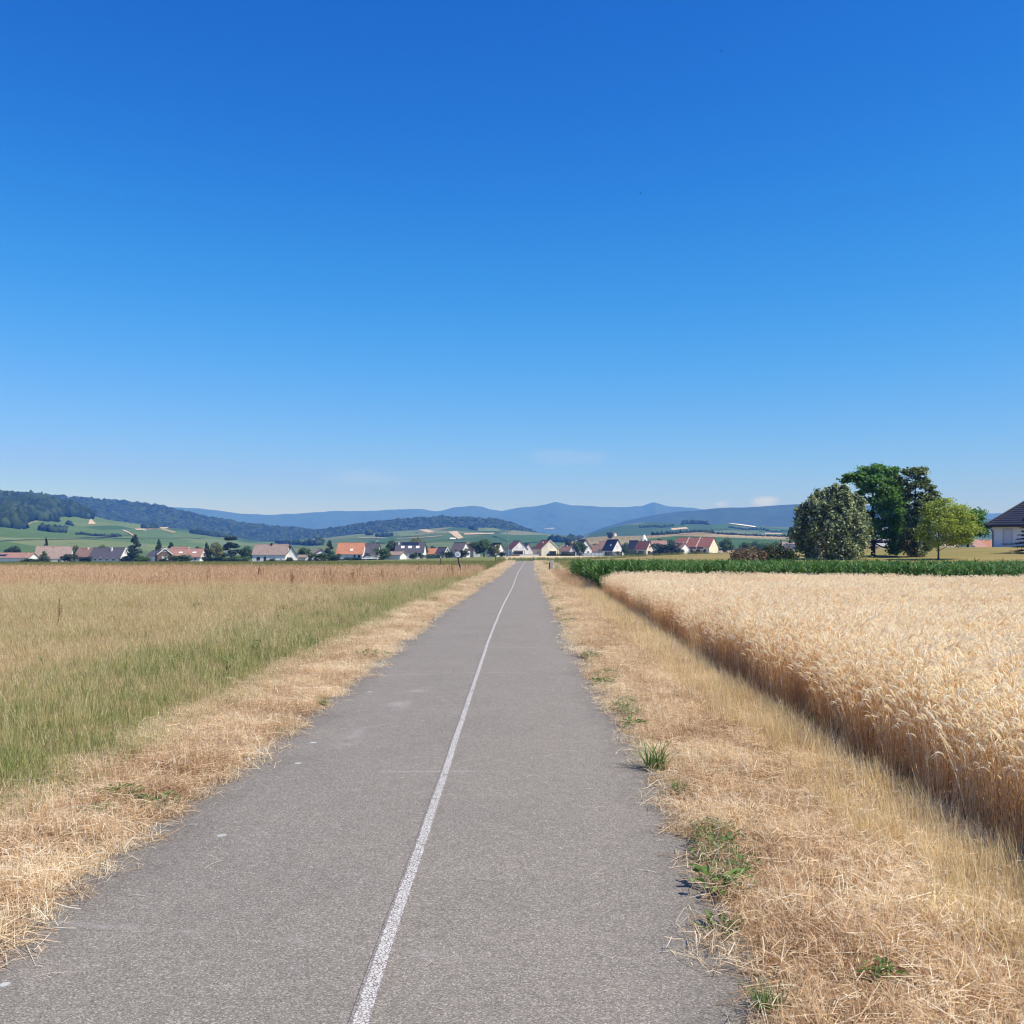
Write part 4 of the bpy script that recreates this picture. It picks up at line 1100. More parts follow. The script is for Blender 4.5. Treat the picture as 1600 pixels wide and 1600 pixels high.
T('small pointed conifer poking above the big weathered brown roof', 72, 839, 10, 440, 'cone:1', M_leafd, 'conifer', 'conifer')
T('conical evergreen in front of the big weathered brown roof', 69, 861, 20, 385, 'cone:2', M_leaf, 'conifer', 'conifer')
T('low spreading shrub below the white gable at far left', 52, 872, 26, 384, B1, M_leaf, 'shrub', 'shrub')
T('olive shrub in front of the low white building', 38, 873, 14, 383, B2, M_leafp, 'shrub', 'shrub')
T('broad dark shrub between the brown and the slate roofs', 108, 864, 24, 384, B3, M_leafd, 'shrub', 'shrub')
T('round dark shrub in front of the brown tiled house end', 132, 869, 21, 383, B1, M_leafd, 'shrub', 'shrub')
T('tall blue spruce right of the long slate roof', 211, 835, 26, 385, 'cone:3', M_spruce, 'spruce', 'conifer')
T('grey leaved shrub at the foot of the tall blue spruce', 197, 866, 20, 383, B2, M_spruce, 'shrub', 'shrub')
T('bright green shrub right of the tall blue spruce', 224, 869, 24, 382, B3, M_leaf, 'shrub', 'shrub')
T('dark pointed conifer above the small grey roof', 248, 842, 16, 440, 'cone:1', M_leafd, 'conifer', 'conifer')
T('flat topped pine behind the chalet', 267, 847, 12, 450, 'pine:1', M_leafd, 'pine', 'pine')
T('leafy shrub mass in front of the long rosy roofed house', 279, 866, 38, 383, B1, M_leaf, 'shrub', 'shrub')
T('small shrub at the foot of the chalet gable', 254, 871, 14, 383, B2, M_leaf, 'shrub', 'shrub')
T('dark purple leaved tree behind the long rosy roofed house', 310, 852, 18, 425, 'round:2', plain('x', (.1, .1, .1)) and M_leafd)
T('dark slender conifer right of the long rosy roofed house', 323, 847, 14, 390, 'cone:2', M_leafd, 'conifer', 'conifer')
T('yellowish birch beside the grey green pine', 337, 844, 22, 392, 'round:3', M_leafp, 'birch')
T('tall grey green pine left of the white house', 360, 839, 32, 395, 'pine:2', M_spruce, 'pine', 'pine')
T('wide clipped green shrub under the grey green pine', 372, 868, 40, 384, B3, M_leaf, 'shrub', 'shrub')
T('low dark shrub under the yellowish birch', 334, 869, 34, 383, B1, M_leafd, 'shrub', 'shrub')
T('pale green round tree behind the white house roof end', 386, 851, 24, 430, 'round:1', M_leaf)
T('soft green tree behind the grey carport', 476, 854, 28, 430, 'round:2', M_leaf)
T('round shrub before the white gabled wing', 452, 871, 12, 383, B2, M_leaf, 'shrub', 'shrub')
T('little round shrub against the white house front', 425, 872, 8, 382, B3, M_leafd, 'shrub', 'shrub')
T('dark conifer left of the bright orange roof', 515, 844, 18, 396, 'cone:3', M_leafd, 'conifer', 'conifer')
T('big round shrub before the white bungalow gable', 497, 863, 30, 384, B1, M_leaf, 'shrub', 'shrub')
T('shrub below the left end of the bright orange roof', 523, 865, 20, 384, B2, M_leaf, 'shrub', 'shrub')
T('low shrub row under the bright orange roofed house', 552, 870, 30, 383, B3, M_leafd, 'shrub', 'shrub')
T('round green tree between the orange and the solar roofs', 597, 855, 24, 384, 'bush:1', M_leaf)
T('dark bushy tree left of the solar panel roof', 612, 842, 20, 405, 'round:3', M_leafd)
T('pale leaved tree rising behind the solar panel roof', 651, 837, 26, 430, 'round:1', M_leafp)
T('tall shrub at the right end of the solar panel roof', 664, 850, 14, 432, 'round:2', M_leaf)
T('round green shrub in front of the solar panel house', 646, 863, 14, 382, B2, M_leaf, 'shrub', 'shrub')
T('long low hedge right of the solar panel house', 672, 867.5, 30, 384, 'hedge:1', M_leaf, 'hedge', 'hedge')
T('dark shrub left of the round white sign', 699, 861, 20, 396, B1, M_leafd, 'shrub', 'shrub')
T('dark shrub right of the round white sign', 722, 857, 22, 398, B2, M_leafd, 'shrub', 'shrub')
T('large leafy tree left of the end of the path', 756, 840.5, 36, 430, 'round:1', M_leaf)
T('smaller tree at the right flank of the large leafy tree', 773, 850, 16, 428, 'bush:2', M_leafp)
T('round green tree in front of the white gable with dark verge', 906, 843, 19, 495, 'bush:3', M_leaf)
T('dark tree behind the low brown outbuilding', 888, 842, 15, 575, 'round:2', M_leafd)
T('clipped dark hedge below the steep blue black roof', 958.5, 862.6, 26, 498, 'hedge:2', M_leafd, 'hedge', 'hedge')
T('clipped green hedge right of the steep blue black roof', 985, 860.5, 18, 498, 'hedge:3', M_leaf, 'hedge', 'hedge')
T('small tree in front of the steep blue black roofed house', 976, 853, 10, 500, 'round:3', M_leaf)
T('large dark shrub mass between red roof and white gable', 1041, 847.5, 40, 497, B1, M_leafd, 'shrub', 'shrub')
T('lower shrub at the left of the large dark shrub mass', 1026, 857, 20, 496, B2, M_leaf, 'shrub', 'shrub')
T('lower shrub at the right of the large dark shrub mass', 1061, 857, 16, 496, B3, M_leafd, 'shrub', 'shrub')
T('green tree right of the large cream house', 1136, 838, 22, 520, 'round:1', M_leaf)
T('broad tree behind the brown willow thicket', 1165, 846, 30, 480, 'round:2', M_leaf)
T('rounded tree behind the dark thicket', 1195, 846, 32, 470, 'round:3', M_leaf)
T('pale green tree above the dark thicket', 1180, 843, 18, 500, 'round:1', M_leaf)
T('small dark conifer above the dark thicket', 1220, 842, 6, 440, 'cone:1', M_leafd, 'conifer', 'conifer')
T('dark hedge below the cream house and its porch', 873, 865.6, 36, 505, 'hedge:1', M_leafd, 'hedge', 'hedge')
T('low hedge left of the fence by the round green tree', 888, 863, 20, 503, 'hedge:2', M_leafd, 'hedge', 'hedge')
T('tree on the dry hill beside the pale farmhouse', 953, 830.5, 9, 1225, 'bush:1', M_leafd, zb=float(HH.z(at(953, 1225), 1225)) - .5)
T('tree behind the round green tree among the roofs', 1030, 840, 14, 640, 'round:2', M_leafd)
T('small tree between the two first gables of the village', 834, 853, 8, 540, 'round:2', M_leafd)
T('dark tree behind the red brown roof by the utility pole', 812, 846, 14, 600, 'round:3', M_leafd)
T('shrub at the foot of the red roofed house with dark ground floor', 1000, 861, 14, 500, B2, M_leaf, 'shrub', 'shrub')
T('green tree behind the slate roof with the pale chimney', 978, 846, 16, 600, 'round:1', M_leaf)
T('broad tree behind the long low orange brown roof', 1046, 841, 22, 620, 'round:3', M_leafd)
T('round tree behind the brown roofed barn', 931, 848, 18, 610, 'round:2', M_leaf)
T('leafy shrub at the gable foot of the large cream house', 1090, 860, 16, 488, B1, M_leafd, 'shrub', 'shrub')
T('tree behind the grey fronted house by the big roadside tree', 738, 845, 16, 500, 'round:3', M_leafd)
T('dark tree behind the small orange red roof', 676, 852, 16, 470, 'round:2', M_leafd)
T('dark shrub before the tall narrow white house', 784, 862, 14, 440, B3, M_leafd, 'shrub', 'shrub')
T('small tree behind the brown tiled house end', 118, 850, 16, 450, 'round:1', M_leafd)
T('tree behind the long dark slate roof', 160, 849, 18, 460, 'round:3', M_leaf)
for k, (a, b) in enumerate([(0, 40), (40, 95), (95, 150), (150, 205), (205, 260), (260, 320), (320, 392)]):
    T(['low dark hedge before the salmon roofed building', 'low hedge before the big weathered roof', 'low hedge between brown and slate roofs', 'low hedge before the slate roofed house', 'low hedge before the blue spruce', 'low hedge before the rosy roofed house', 'low hedge before the birch and pine'][k],
      (a + b) / 2, 878.6, b - a, 378, 'hedge:%d' % (k % 3 + 1), M_leafd, 'hedge', 'hedge', depth=2)
T('low hedge in front of the white house and its wing', 470, 876.5, 110, 379, 'hedge:1', M_leafd, 'hedge', 'hedge', depth=2)
T('low hedge in front of the orange and slate roofs', 560, 875.0, 76, 379, 'hedge:2', M_leafd, 'hedge', 'hedge', depth=2)

# willow thicket and dark thicket at about 100 m
def thicket(label, px0, px1, ytop, ybase, d, mat, n, leaf, name, seedv):
    rr = random.Random(seedv)
    x0, x1 = at(px0, d), at(px1, d); cx = (x0 + x1) / 2
    zb = float(G(cx, d))
    root = empty(name, (cx, d, zb), 0, label, 'thicket')
    h = zat(ytop, d) - zb
    lobes = []
    for k in range(18):
        q = rr.uniform(-.46, .46) * (x1 - x0); f = 1 - abs(q / (x1 - x0)) * .7
        lobes.append((q, rr.uniform(-1, 1), h * rr.uniform(.2, .8) * f, .55, .6, h * .26))
    V, F = leaf_cloud(lobes, n, leaf, jitter=.6)
    link('foliage', np_mesh('foliage', V, F, mat, np.repeat(rng.random(len(F)), 4)), root)
    b = MB()
    for k in range(60):
        q = rr.uniform(-.48, .48) * (x1 - x0); le = rr.uniform(-.35, .35); hh = h * rr.uniform(.6, 1.08) * (1 - abs(q / (x1 - x0)) * .5); yb = rr.uniform(-.8, .8)
        b.tube([(q, yb, -.1), (q + le * .3, yb, hh * .5), (q + le, yb, hh)], [.025, .016, .006], 4)
    b.build('stem', plain('willow_stem', (.20, .12, .07), .9, .3), root)
thicket('reddish brown willow thicket behind the maize', 1146, 1196, 849, 878, 97, M_brownbush, 2600, .10, 'thicket', 5)
thicket('dark green thicket next to the reddish willow', 1190, 1236, 846, 878, 98, M_leafd, 3800, .10, 'thicket', 8)
# ------------------------------------------------------------------ the five trees on the bank
def big_tree(name, label, px, d, trunk_r, top_y, lobes, mat, leaf, dens, cat='tree', limb=True, clump=.42, droop=0.0, per=20, tint_clump=.35, seedv=1, lean=0.0):
    """lobes in picture pixels of the tree's own plane: (px, y, rx, ry, depth offset m)"""
    rr = np.random.default_rng(seedv)
    x0 = at(px, d); zb = float(G(x0, d)); s = d / W16
    root = empty(name, (x0, d, zb), 0, label, cat)
    Vs, Fs, Ts = [], [], []
    Lm = [((lx - px) * s, dy, zat(ly, d) - zb, rx * s, (rx + ry) / 2 * s * .9, ry * s) for lx, ly, rx, ry, dy in lobes]
    sat = []
    for (cx, cy, cz, rx, ry, rz) in Lm:
        for k in range(3):
            D = rr.standard_normal(3); D[1] *= .8; D /= np.linalg.norm(D)
            q = rr.uniform(.22, .36)
            sat.append((cx + D[0] * rx * 1.02, cy + D[1] * ry * 1.02, max(.35, cz + D[2] * rz * 1.02), rx * q, ry * q, rz * q * .8))
    main = list(Lm)
    Lm = Lm + sat
    cen = []
    for (cx, cy, cz, rx, ry, rz) in Lm:
        area = 4 * math.pi * ((rx * ry + rx * rz + ry * rz) / 3)
        n = max(4, int(area * dens))
        D = rr.standard_normal((n, 3)); D /= np.linalg.norm(D, axis=1, keepdims=True)
        cen.append(np.concatenate([np.array([cx, cy, cz]) + D * np.array([rx, ry, rz]) * rr.uniform(.6, 1.02, n)[:, None], D], 1))
    cen = np.concatenate(cen)
    # drop clumps buried deep inside other lobes
    keep = np.ones(len(cen), bool)
    for (cx, cy, cz, rx, ry, rz) in Lm:
        q = (cen[:, :3] - [cx, cy, cz]) / [rx, ry, rz]
        keep &= (np.linalg.norm(q, axis=1) > .55)
    cen = cen[keep]
    n = len(cen)
    off = rr.standard_normal((n, per, 3)) * np.array([clump, clump, clump * .55])
    off[..., 2] -= droop * (off[..., 0] ** 2 + off[..., 1] ** 2) / clump
    C = (cen[:, None, :3] + off).reshape(-1, 3)
    Nn = (cen[:, None, 3:] * .55 + np.array([0, 0, .5]) + rr.standard_normal((n, per, 3)) * .45).reshape(-1, 3)
    Nn /= np.linalg.norm(Nn, axis=1, keepdims=True)
    ok = C[:, 2] > .15
    ct = np.repeat(rr.random(n), per)
    C, Nn, ct = C[ok], Nn[ok], ct[ok]
    V, F = leaf_quads(C, Nn, leaf * rr.uniform(.6, 1.35, len(C)), .62)
    tint = np.repeat(ct * tint_clump + rr.random(len(C)) * (1 - tint_clump), 4)
    link('crown', np_mesh('crown', V, F, mat, tint), root)
    b = MB()
    H = zat(top_y, d) - zb
    pts = [(0, 0, -.2), (0.02, 0, .25), (lean * .3, 0, H * .3), (lean * .6, .05, H * .55), (lean, 0, H * .8), (lean * 1.1, 0, H * .96)]
    b.tube(pts, [trunk_r * 1.35, trunk_r, trunk_r * .85, trunk_r * .6, trunk_r * .3, .02], 12)
    r2 = random.Random(seedv)
    for (cx, cy, cz, rx, ry, rz) in main:
        z0 = max(H * .16, min(cz - .3 * abs(cx) - .4, H * .8))
        f = z0 / H
        xb = lean * min(1, f * 1.2)
        rad = trunk_r * .42 * (1 - f * .7)
        mid = (xb * .5 + cx * .5 + r2.uniform(-.2, .2), cy * .5 + r2.uniform(-.2, .2), z0 * .45 + cz * .55)
        b.tube([(xb, 0, z0), mid, (cx, cy, cz)], [rad, rad * .65, rad * .25], 7)
        for k in range(4):
            e = (cx + r2.uniform(-.8, .8) * rx, cy + r2.uniform(-.8, .8) * ry, cz + r2.uniform(-.6, .9) * rz)
            b.tube([mid, ((mid[0] + e[0]) / 2, (mid[1] + e[1]) / 2, (mid[2] + e[2]) / 2 + .15), e], [rad * .4, rad * .25, .012], 5)
    b.build('trunk', M_bark, root)
    return root

def linden_mat():
    """silver linden: dark upper leaf face, pale felted lower face, cream bracts"""
    t = NT('silver_linden_leaves')
    tt = t.attr('tint')
    up = t.ramp(tt, [(0, (.035, .065, .022)), (.36, (.095, .14, .048)), (.50, (.27, .315, .15)), (.75, (.46, .49, .29)), (1, (.58, .60, .41))])
    return t.leafy(up, .3, .6, .2)
M_linden = linden_mat()
M_ash = tree_mat('ash_leaves', [(0, (.055, .125, .026)), (.5, (.12, .255, .052)), (1, (.22, .37, .09))], .45, .1)
M_dlind = tree_mat('linden_leaves', [(0, (.032, .052, .018)), (.45, (.080, .120, .036)), (.7, (.20, .25, .09)), (1, (.38, .42, .19))], .32, .1)
M_locust = tree_mat('golden_locust_leaves', [(0, (.16, .22, .03)), (.5, (.30, .37, .052)), (1, (.46, .49, .10))], .5, .1)

big_tree('linden_tree', 'broad silver leaved linden with branches hanging to the grass', 1298, 113, .26, 765,
         [(1311, 766, 18, 10, 0), (1290, 772, 18, 12, .3), (1328, 774, 14, 10, .4), (1270, 784, 15, 11, -.3), (1306, 784, 20, 14, -1.4), (1340, 788, 12, 11, .2), (1258, 798, 12, 10, .2), (1284, 800, 17, 13, -1.5),
          (1318, 802, 18, 14, -1.7), (1345, 806, 11, 12, .2), (1254, 815, 12, 9, .2), (1270, 816, 12, 11, -1.2), (1298, 818, 15, 13, -2.0), (1328, 822, 15, 12, -1.6), (1350, 824, 9, 9, .3), (1250, 830, 9, 6, .3), (1241, 828, 5, 4, .2),
          (1262, 838, 12, 9, -.2), (1291, 838, 10, 12, -1.6), (1316, 838, 14, 11, -1.7), (1342, 840, 11, 9, -.2), (1256, 848, 8, 7, .2), (1270, 856, 9, 9, -.2), (1297, 856, 9, 13, -.8), (1320, 854, 12, 9, -1.2), (1336, 858, 8, 7, -.6),
          (1298, 869, 12, 6, -.4), (1332, 867, 7, 6, -.5), (1264, 863, 5, 4, -.2)],
         M_linden, .165, 2.6, clump=.24, per=34, droop=.9, tint_clump=.35, seedv=11)
big_tree('ash_tree', 'tall green tree with an airy crown behind the silver linden', 1364, 120, .27, 735,
         [(1370, 734, 14, 7, 0), (1352, 738, 11, 8, .3), (1392, 738, 9, 8, 0), (1338, 748, 10, 7, .3), (1326, 748, 6, 5, .5), (1366, 752, 13, 8, -1.0), (1390, 752, 11, 7, -.6), (1350, 762, 12, 8, -.4), (1376, 768, 12, 9, -1.2), (1400, 768, 11, 9, .1),
          (1346, 777, 9, 8, .5), (1364, 784, 12, 9, -1.2), (1390, 784, 13, 9, -1.2), (1408, 786, 8, 9, .2), (1376, 800, 13, 9, -1.5), (1400, 804, 12, 9, -.8), (1352, 806, 9, 10, .6), (1388, 818, 13, 9, -1.4), (1410, 818, 9, 10, .2),
          (1366, 822, 10, 9, -.8), (1402, 834, 9, 8, -.4), (1382, 834, 12, 8, -1.2), (1354, 836, 10, 7, .3), (1394, 848, 9, 7, -.8), (1396, 861, 6, 5, -.5), (1343, 845, 8, 5, .5)],
         M_ash, .165, 2.3, clump=.29, per=36, seedv=12)
big_tree('linden_tree', 'narrow dark linden with a gappy top and thick dark foot', 1430, 116, .24, 738,
         [(1424, 740, 10, 8, 0), (1440, 742, 9, 10, .3), (1413, 750, 8, 7, .4), (1434, 756, 11, 7, -.4), (1446, 752, 6, 7, .2), (1420, 762, 8, 5, 0), (1440, 774, 11, 6, 0), (1457, 768, 9, 7, .3), (1452, 784, 11, 7, -.4), (1416, 776, 6, 7, .2), (1465, 784, 8, 9, .2),
          (1436, 796, 20, 12, -.4), (1424, 810, 12, 16, 0), (1426, 830, 15, 16, -.3), (1422, 848, 16, 10, 0), (1446, 840, 12, 10, .6), (1440, 852, 12, 8, .2), (1418, 856, 10, 5, .2), (1430, 871, 12, 3.5, 0)],
         M_dlind, .15, 2.2, clump=.23, per=28, seedv=13)
big_tree('locust_tree', 'small golden green locust tree with a thin trunk', 1466, 110, .10, 790,
         [(1470, 796, 22, 14, 0), (1454, 808, 14, 12, .2), (1490, 804, 18, 14, 0), (1505, 818, 16, 14, .2), (1470, 818, 24, 14, -.8), (1450, 832, 13, 10, .2), (1490, 834, 22, 12, -.4), (1516, 826, 10, 10, 0), (1464, 846, 16, 6, 0), (1500, 846, 13, 6, 0)],
         M_locust, .115, 2.2, clump=.34, per=32, seedv=14, lean=.1)
big_tree('tree', 'blue green tree peeping out right of the golden locust', 1512, 150, .16, 798,
         [(1516, 808, 14, 10, 0), (1528, 806, 8, 7, 0), (1528, 820, 10, 10, 0), (1532, 832, 9, 7, 0), (1510, 824, 16, 12, 0), (1505, 842, 14, 8, 0)],
         M_ash, .18, 2.4, clump=.42, per=24, seedv=15)
# spruce beside the bungalow
def spruce():
    d = 117.0; px = 1613
    x = at(px, d); zb = float(G(x, d)); s = d / W16
    root = empty('spruce', (x, d, zb), 0, 'young spruce at the right edge in front of the bungalow', 'conifer')
    H = zat(786, d) - zb
    rr = np.random.default_rng(5)
    Cs, Ns = [], []
    b = MB(); b.tube([(0, 0, -.2), (0, 0, H * .5), (0, 0, H)], [.13, .08, .01], 8)
    z = .5
    while z < H - .1:
        r = (1 - z / H) ** .9 * 2.3 + .1
        for k in range(8):
            a = rr.uniform(0, 6.28); L = r * rr.uniform(.75, 1.1)
            tip = (math.cos(a) * L, math.sin(a) * L, z - .18 * L + .1)
            b.tube([(0, 0, z), tip], [.025, .006], 4)
            m = int(55 * L) + 6
            f = rr.uniform(.15, 1.05, m)[:, None]
            c = np.array([0, 0, z]) * (1 - f) + np.array(tip) * f + rr.standard_normal((m, 3)) * np.array([.10, .10, .06])
            Cs.append(c); Ns.append(rr.standard_normal((m, 3)) * .5 + np.array([0, 0, 1]))
        z += .42
    C = np.concatenate(Cs); N_ = np.concatenate(Ns); N_ /= np.linalg.norm(N_, axis=1, keepdims=True)
    V, F = leaf_quads(C, N_, .11 * rr.uniform(.6, 1.3, len(C)), .35)
    link('crown', np_mesh('crown', V, F, M_spruce, np.repeat(rr.random(len(C)), 4)), root)
    b.build('trunk', M_bark, root)
spruce()

# ------------------------------------------------------------------ sign, posts, lamps, cars, birds
def cyl_y(mb, c, r, th, n=28):
    x, y, z = c
    ring = [(x + r * math.cos(2 * math.pi * k / n), y, z + r * math.sin(2 * math.pi * k / n)) for k in range(n)]
    mb.prism(ring, (0, th, 0))
def sign():
    d = 66.0
    x = at(722, d); zb = float(G(x, d))
    root = empty('round_sign', (x, d, zb), 0, 'leaning dark post carrying a round white sign beside the path', 'sign')
    root.rotation_euler = (R(4), R(-13), R(8))
    H = 1.82
    b = MB(); b.tube([(0, 0, -.3), (0, 0, .6), (.015, 0, 1.2), (0, 0, H)], [.055, .052, .05, .045], 10); b.build('post', plain('weathered_dark_post', (.055, .045, .04), .9, .4, 8), root)
    b = MB(); b.box((.06, .03, .55), (.05, .05, 1.3)); b.build('batten', plain('pale_split_wood', (.36, .32, .28), .9, .2, 6), root)
    b = MB(); cyl_y(b, (.05, -.10, 1.5), .185, .025); pl_ = b.build('sign_plate', plain('white_enamel', (.80, .82, .84), .4, .05), root)
    b = MB(); cyl_y(b, (.05, -.112, 1.5), .05, .011, 16)
    b.box((.03, -.108, 1.56), (.14, .012, .05), Matrix.Rotation(.5, 3, 'Y')); b.box((.09, -.108, 1.44), (.11, .012, .05), Matrix.Rotation(-.7, 3, 'Y')); b.box((-.03, -.108, 1.47), (.05, .012, .09))
    b.build('marking', plain('grey_blue_print', (.32, .37, .42), .5, .1), pl_)
    b = MB()
    n = 28
    for k in range(n):
        a = 2 * math.pi * k / n
        b.box((.05 + .18 * math.cos(a), -.095, 1.5 + .18 * math.sin(a)), (.02, .034, .05), Matrix.Rotation(-a, 3, 'Y'))
    b.build('rim', plain('grey_rim', (.55, .58, .62), .5), pl_)
sign()

def marker():
    d = 86.0
    x = at(861.5, d); zb = float(G(x, d))
    root = empty('marker_post', (x, d, zb), R(-8), 'split pale stone marker post with a dark plank at its left side', 'post')
    b = MB(); b.prism([(-.06, -.09, -.2), (.13, -.09, -.2), (.15, -.08, .55), (.17, -.06, .93), (-.03, -.06, .90), (-.05, -.08, .4)], (0, .17, 0)); b.build('stone', plain('pale_stone', (.52, .49, .46), .9, .25, 7), root)
    b = MB(); b.box((-.15, 0, .27), (.11, .15, .86)); b.build('plank', plain('dark_plank', (.06, .055, .055), .9, .3, 6), root)
marker()

def simple_post(name, label, px, ytop, d, r, col, cat='post', cap=True):
    x = at(px, d); zb = float(G(x, d)); h = zat(ytop, d) - zb
    root = empty(name, (x, d, zb), 0, label, cat)
    b = MB(); b.tube([(0, 0, -.3), (0, 0, h * .9), (0, 0, h)], [r, r, r * .8], 10); b.build('shaft', plain('post_' + name, col, .8, .2, 5), root)
    b = MB(); b.tube([(0, 0, h * .72), (0, 0, h * .84)], r * 1.12, 10); b.build('band', M_trim, root)
simple_post('bollard', 'small dark bollard standing past the end of the path', 834.5, 869.3, 200, .08, (.05, .05, .055))
simple_post('stake', 'thin dark stake at the left verge near the path end', 774.5, 862, 150, .06, (.08, .06, .05))
simple_post('stake', 'thin pale stake in the tall grass left of the round sign', 688.5, 867, 120, .05, (.45, .43, .40))
simple_post('stake', 'dark stake in the green strip before the orange roof', 499.5, 873, 175, .09, (.07, .06, .05))

def utility_pole():
    d = 430.0; px = 792.5
    x = at(px, d); zb = float(G(x, d)); h = zat(828.5, d) - zb
    root = empty('utility_pole', (x, d, zb), 0, 'tall wooden utility pole left of the red brown roofed house', 'pole')
    b = MB(); b.tube([(0.45, 0, -.3), (.2, 0, h * .5), (0, 0, h)], [.24, .2, .15], 10); b.build('shaft', plain('pole_wood', (.22, .19, .17), .9, .2, 3), root)
    b = MB(); b.box((-.15, 0, h - .5), (1.5, .14, .14)); co = b.build('crossarm', plain('pole_wood', (.2, .2, .2)), root)
    for k in (-.75, -.15, .45):
        q = MB(); q.lathe([(.0, 0), (.07, .02), (.05, .12), (.08, .16), (.04, .25), (0, .27)], (k, 0, h - .43), 8); q.build('insulator', M_trim, co)
utility_pole()
def street_lamp(label, px, ytop, d):
    x = at(px, d); zb = float(G(x, d)); h = zat(ytop, d) - zb
    root = empty('street_lamp', (x, d, zb), 0, label, 'street lamp')
    b = MB(); b.tube([(0, 0, -.3), (0, 0, h * .6), (0, 0, h - .3), (-.25, 0, h)], [.10, .08, .06, .05], 8); b.build('pole', M_metal, root)
    b = MB(); b.box((-.55, 0, h + .02), (.8, .3, .16)); b.build('lamp_head', M_frame, root)
street_lamp('slim street lamp rising right of the blue spruce', 228, 829, 388)

def car(label, px, ybase, d, rz, colname, col, zoff=0.0):
    x = at(px, d); zb = float(G(x, d)) + zoff
    root = empty('parked_car', (x, d, zb), rz, label, 'car')
    paintm = plain('car_paint_' + colname, col, .3, .03, 1, .5)
    prof = [(-2.1, .35), (-2.15, .62), (-2.05, .88), (-1.15, .98), (1.55, 1.0), (2.05, .95), (2.12, .6), (2.05, .35)]
    b = MB(); b.prism([(p, -.85, z) for p, z in prof], (0, 1.7, 0)); b.build('body', paintm, root, bevel=.05)
    cab = [(-1.2, .97), (-.55, 1.42), (.95, 1.46), (1.7, .99)]
    b = MB(); b.prism([(p, -.74, z) for p, z in cab], (0, 1.48, 0)); b.build('roof', paintm, root, bevel=.04)
    for y in (-.755, .755):
        b = MB(); b.prism([(-1.0, y, 1.0), (-.5, y, 1.36), (.12, y, 1.39), (.12, y, 1.0)], (0, .02 if y > 0 else -.02, 0)); b.prism([(.2, y, 1.0), (.2, y, 1.39), (.9, y, 1.40), (1.35, y, 1.0)], (0, .02 if y > 0 else -.02, 0)); b.build('side_window', M_glass, root)
    sl = MB(); sl.prism([(-1.23, -.66, 1.0), (-.62, -.62, 1.41), (-.62, .62, 1.41), (-1.23, .66, 1.0)], (-.015, 0, .02)); sl.build('windscreen', M_glass, root)
    for xw in (-1.35, 1.3):
        for yw in (-.82, .82):
            b = MB(); n = 16
            ring = [(xw + .32 * math.cos(2 * math.pi * k / n), yw - .1, .32 + .32 * math.sin(2 * math.pi * k / n)) for k in range(n)]
            b.prism(ring, (0, .2, 0)); wo2 = b.build('wheel', plain('tyre', (.02, .02, .02), .8), root)
            q = MB(); ring = [(xw + .2 * math.cos(2 * math.pi * k / n), yw - .115, .32 + .2 * math.sin(2 * math.pi * k / n)) for k in range(n)]
            q.prism(ring, (0, .23, 0)); q.build('rim', M_metal, wo2)
    for y in (-.6, .6):
        b = MB(); b.box((-2.12, y, .72), (.08, .34, .14)); b.build('headlight', M_trim, root)
        b = MB(); b.box((2.08, y, .78), (.08, .3, .16)); b.build('tail_light', plain('red_lens', (.3, .02, .02), .3), root)
car('dark car parked before the large cream house, nearer the pink wall middle', 1103, 867, 490, 0.1, 'dark', (.03, .03, .04))
car('dark red car parked at the right of the large cream house', 1117, 867, 491, 0.0, 'wine', (.08, .02, .025))
car('silver blue car parked behind the trunk of the green tree', 1354, 861, 172, 0.15, 'silverblue', (.35, .42, .55))
car('white car parked between the green tree and the narrow linden', 1376, 861, 170, 0.05, 'white', (.78, .78, .78))
car('white car parked by the little garage left of the solar roof', 574, 874, 380, 0.2, 'white', (.78, .78, .78))

def bird(label, px, py, d, span, rz, up):
    root = empty('bird', (at(px, d), d, zat(py, d)), rz, label, 'bird')
    b = MB(); b.tube([(-.09, 0, 0), (-.05, 0, .01), (.02, 0, .012), (.07, 0, .005), (.12, 0, .0)], [.004, .022, .024, .012, .004], 8)
    M_b = plain('dark_feathers', (.02, .02, .022), .8, .2)
    b.build('body', M_b, root, smooth=True)
    for s_ in (-1, 1):
        q = MB(); q.prism([(-.04, 0, .012), (-.03, s_ * span * .5, .012 + up), (.0, s_ * span, up * .7), (.03, s_ * span * .5, .01 + up), (.035, 0, .01)], (0, 0, .006)); q.build('wing', M_b, root)
bird('tiny dark bird high in the sky, topmost of three', 1127, 80, 95, .12, .6, .04)
bird('tiny dark bird in the middle of the sky', 1001, 302, 90, .14, -.4, .05)
bird('tiny dark bird low in the sky, lowest of three', 1070, 636, 100, .13, .2, .04)

# ------------------------------------------------------------------ grasses and crops
HID = bpy.data.collections.new('plant_forms')       # plant forms used by the scatters; not linked to the scene
def form(name, mb, mat):
    o = bpy.data.objects.new(name, mb.mesh(name, mat, recalc=False))
    return o
def blade(mb, base, az, L, lean, bend, w_, tint, segs=3, tip=.1, twist=0.0):
    p = Vector(base); d_az = Vector((math.cos(az), math.sin(az), 0)); ang = lean
    side = Vector((-math.sin(az + twist), math.cos(az + twist), 0))
    vs = []
    for i in range(segs + 1):
        f = i / segs
        ww = w_ * (1 - f * (1 - tip)) * .5
        vs += [p - side * ww, p + side * ww]
        if i < segs:
            p = p + (d_az * math.sin(ang) + Vector((0, 0, 1)) * math.cos(ang)) * (L / segs)
            ang += bend / segs
    mb.add(vs, [(2 * i, 2 * i + 1, 2 * i + 3, 2 * i + 2) for i in range(segs)], tint)
    return p, ang, d_az, side
rnd = random.Random(3)
U = rnd.uniform
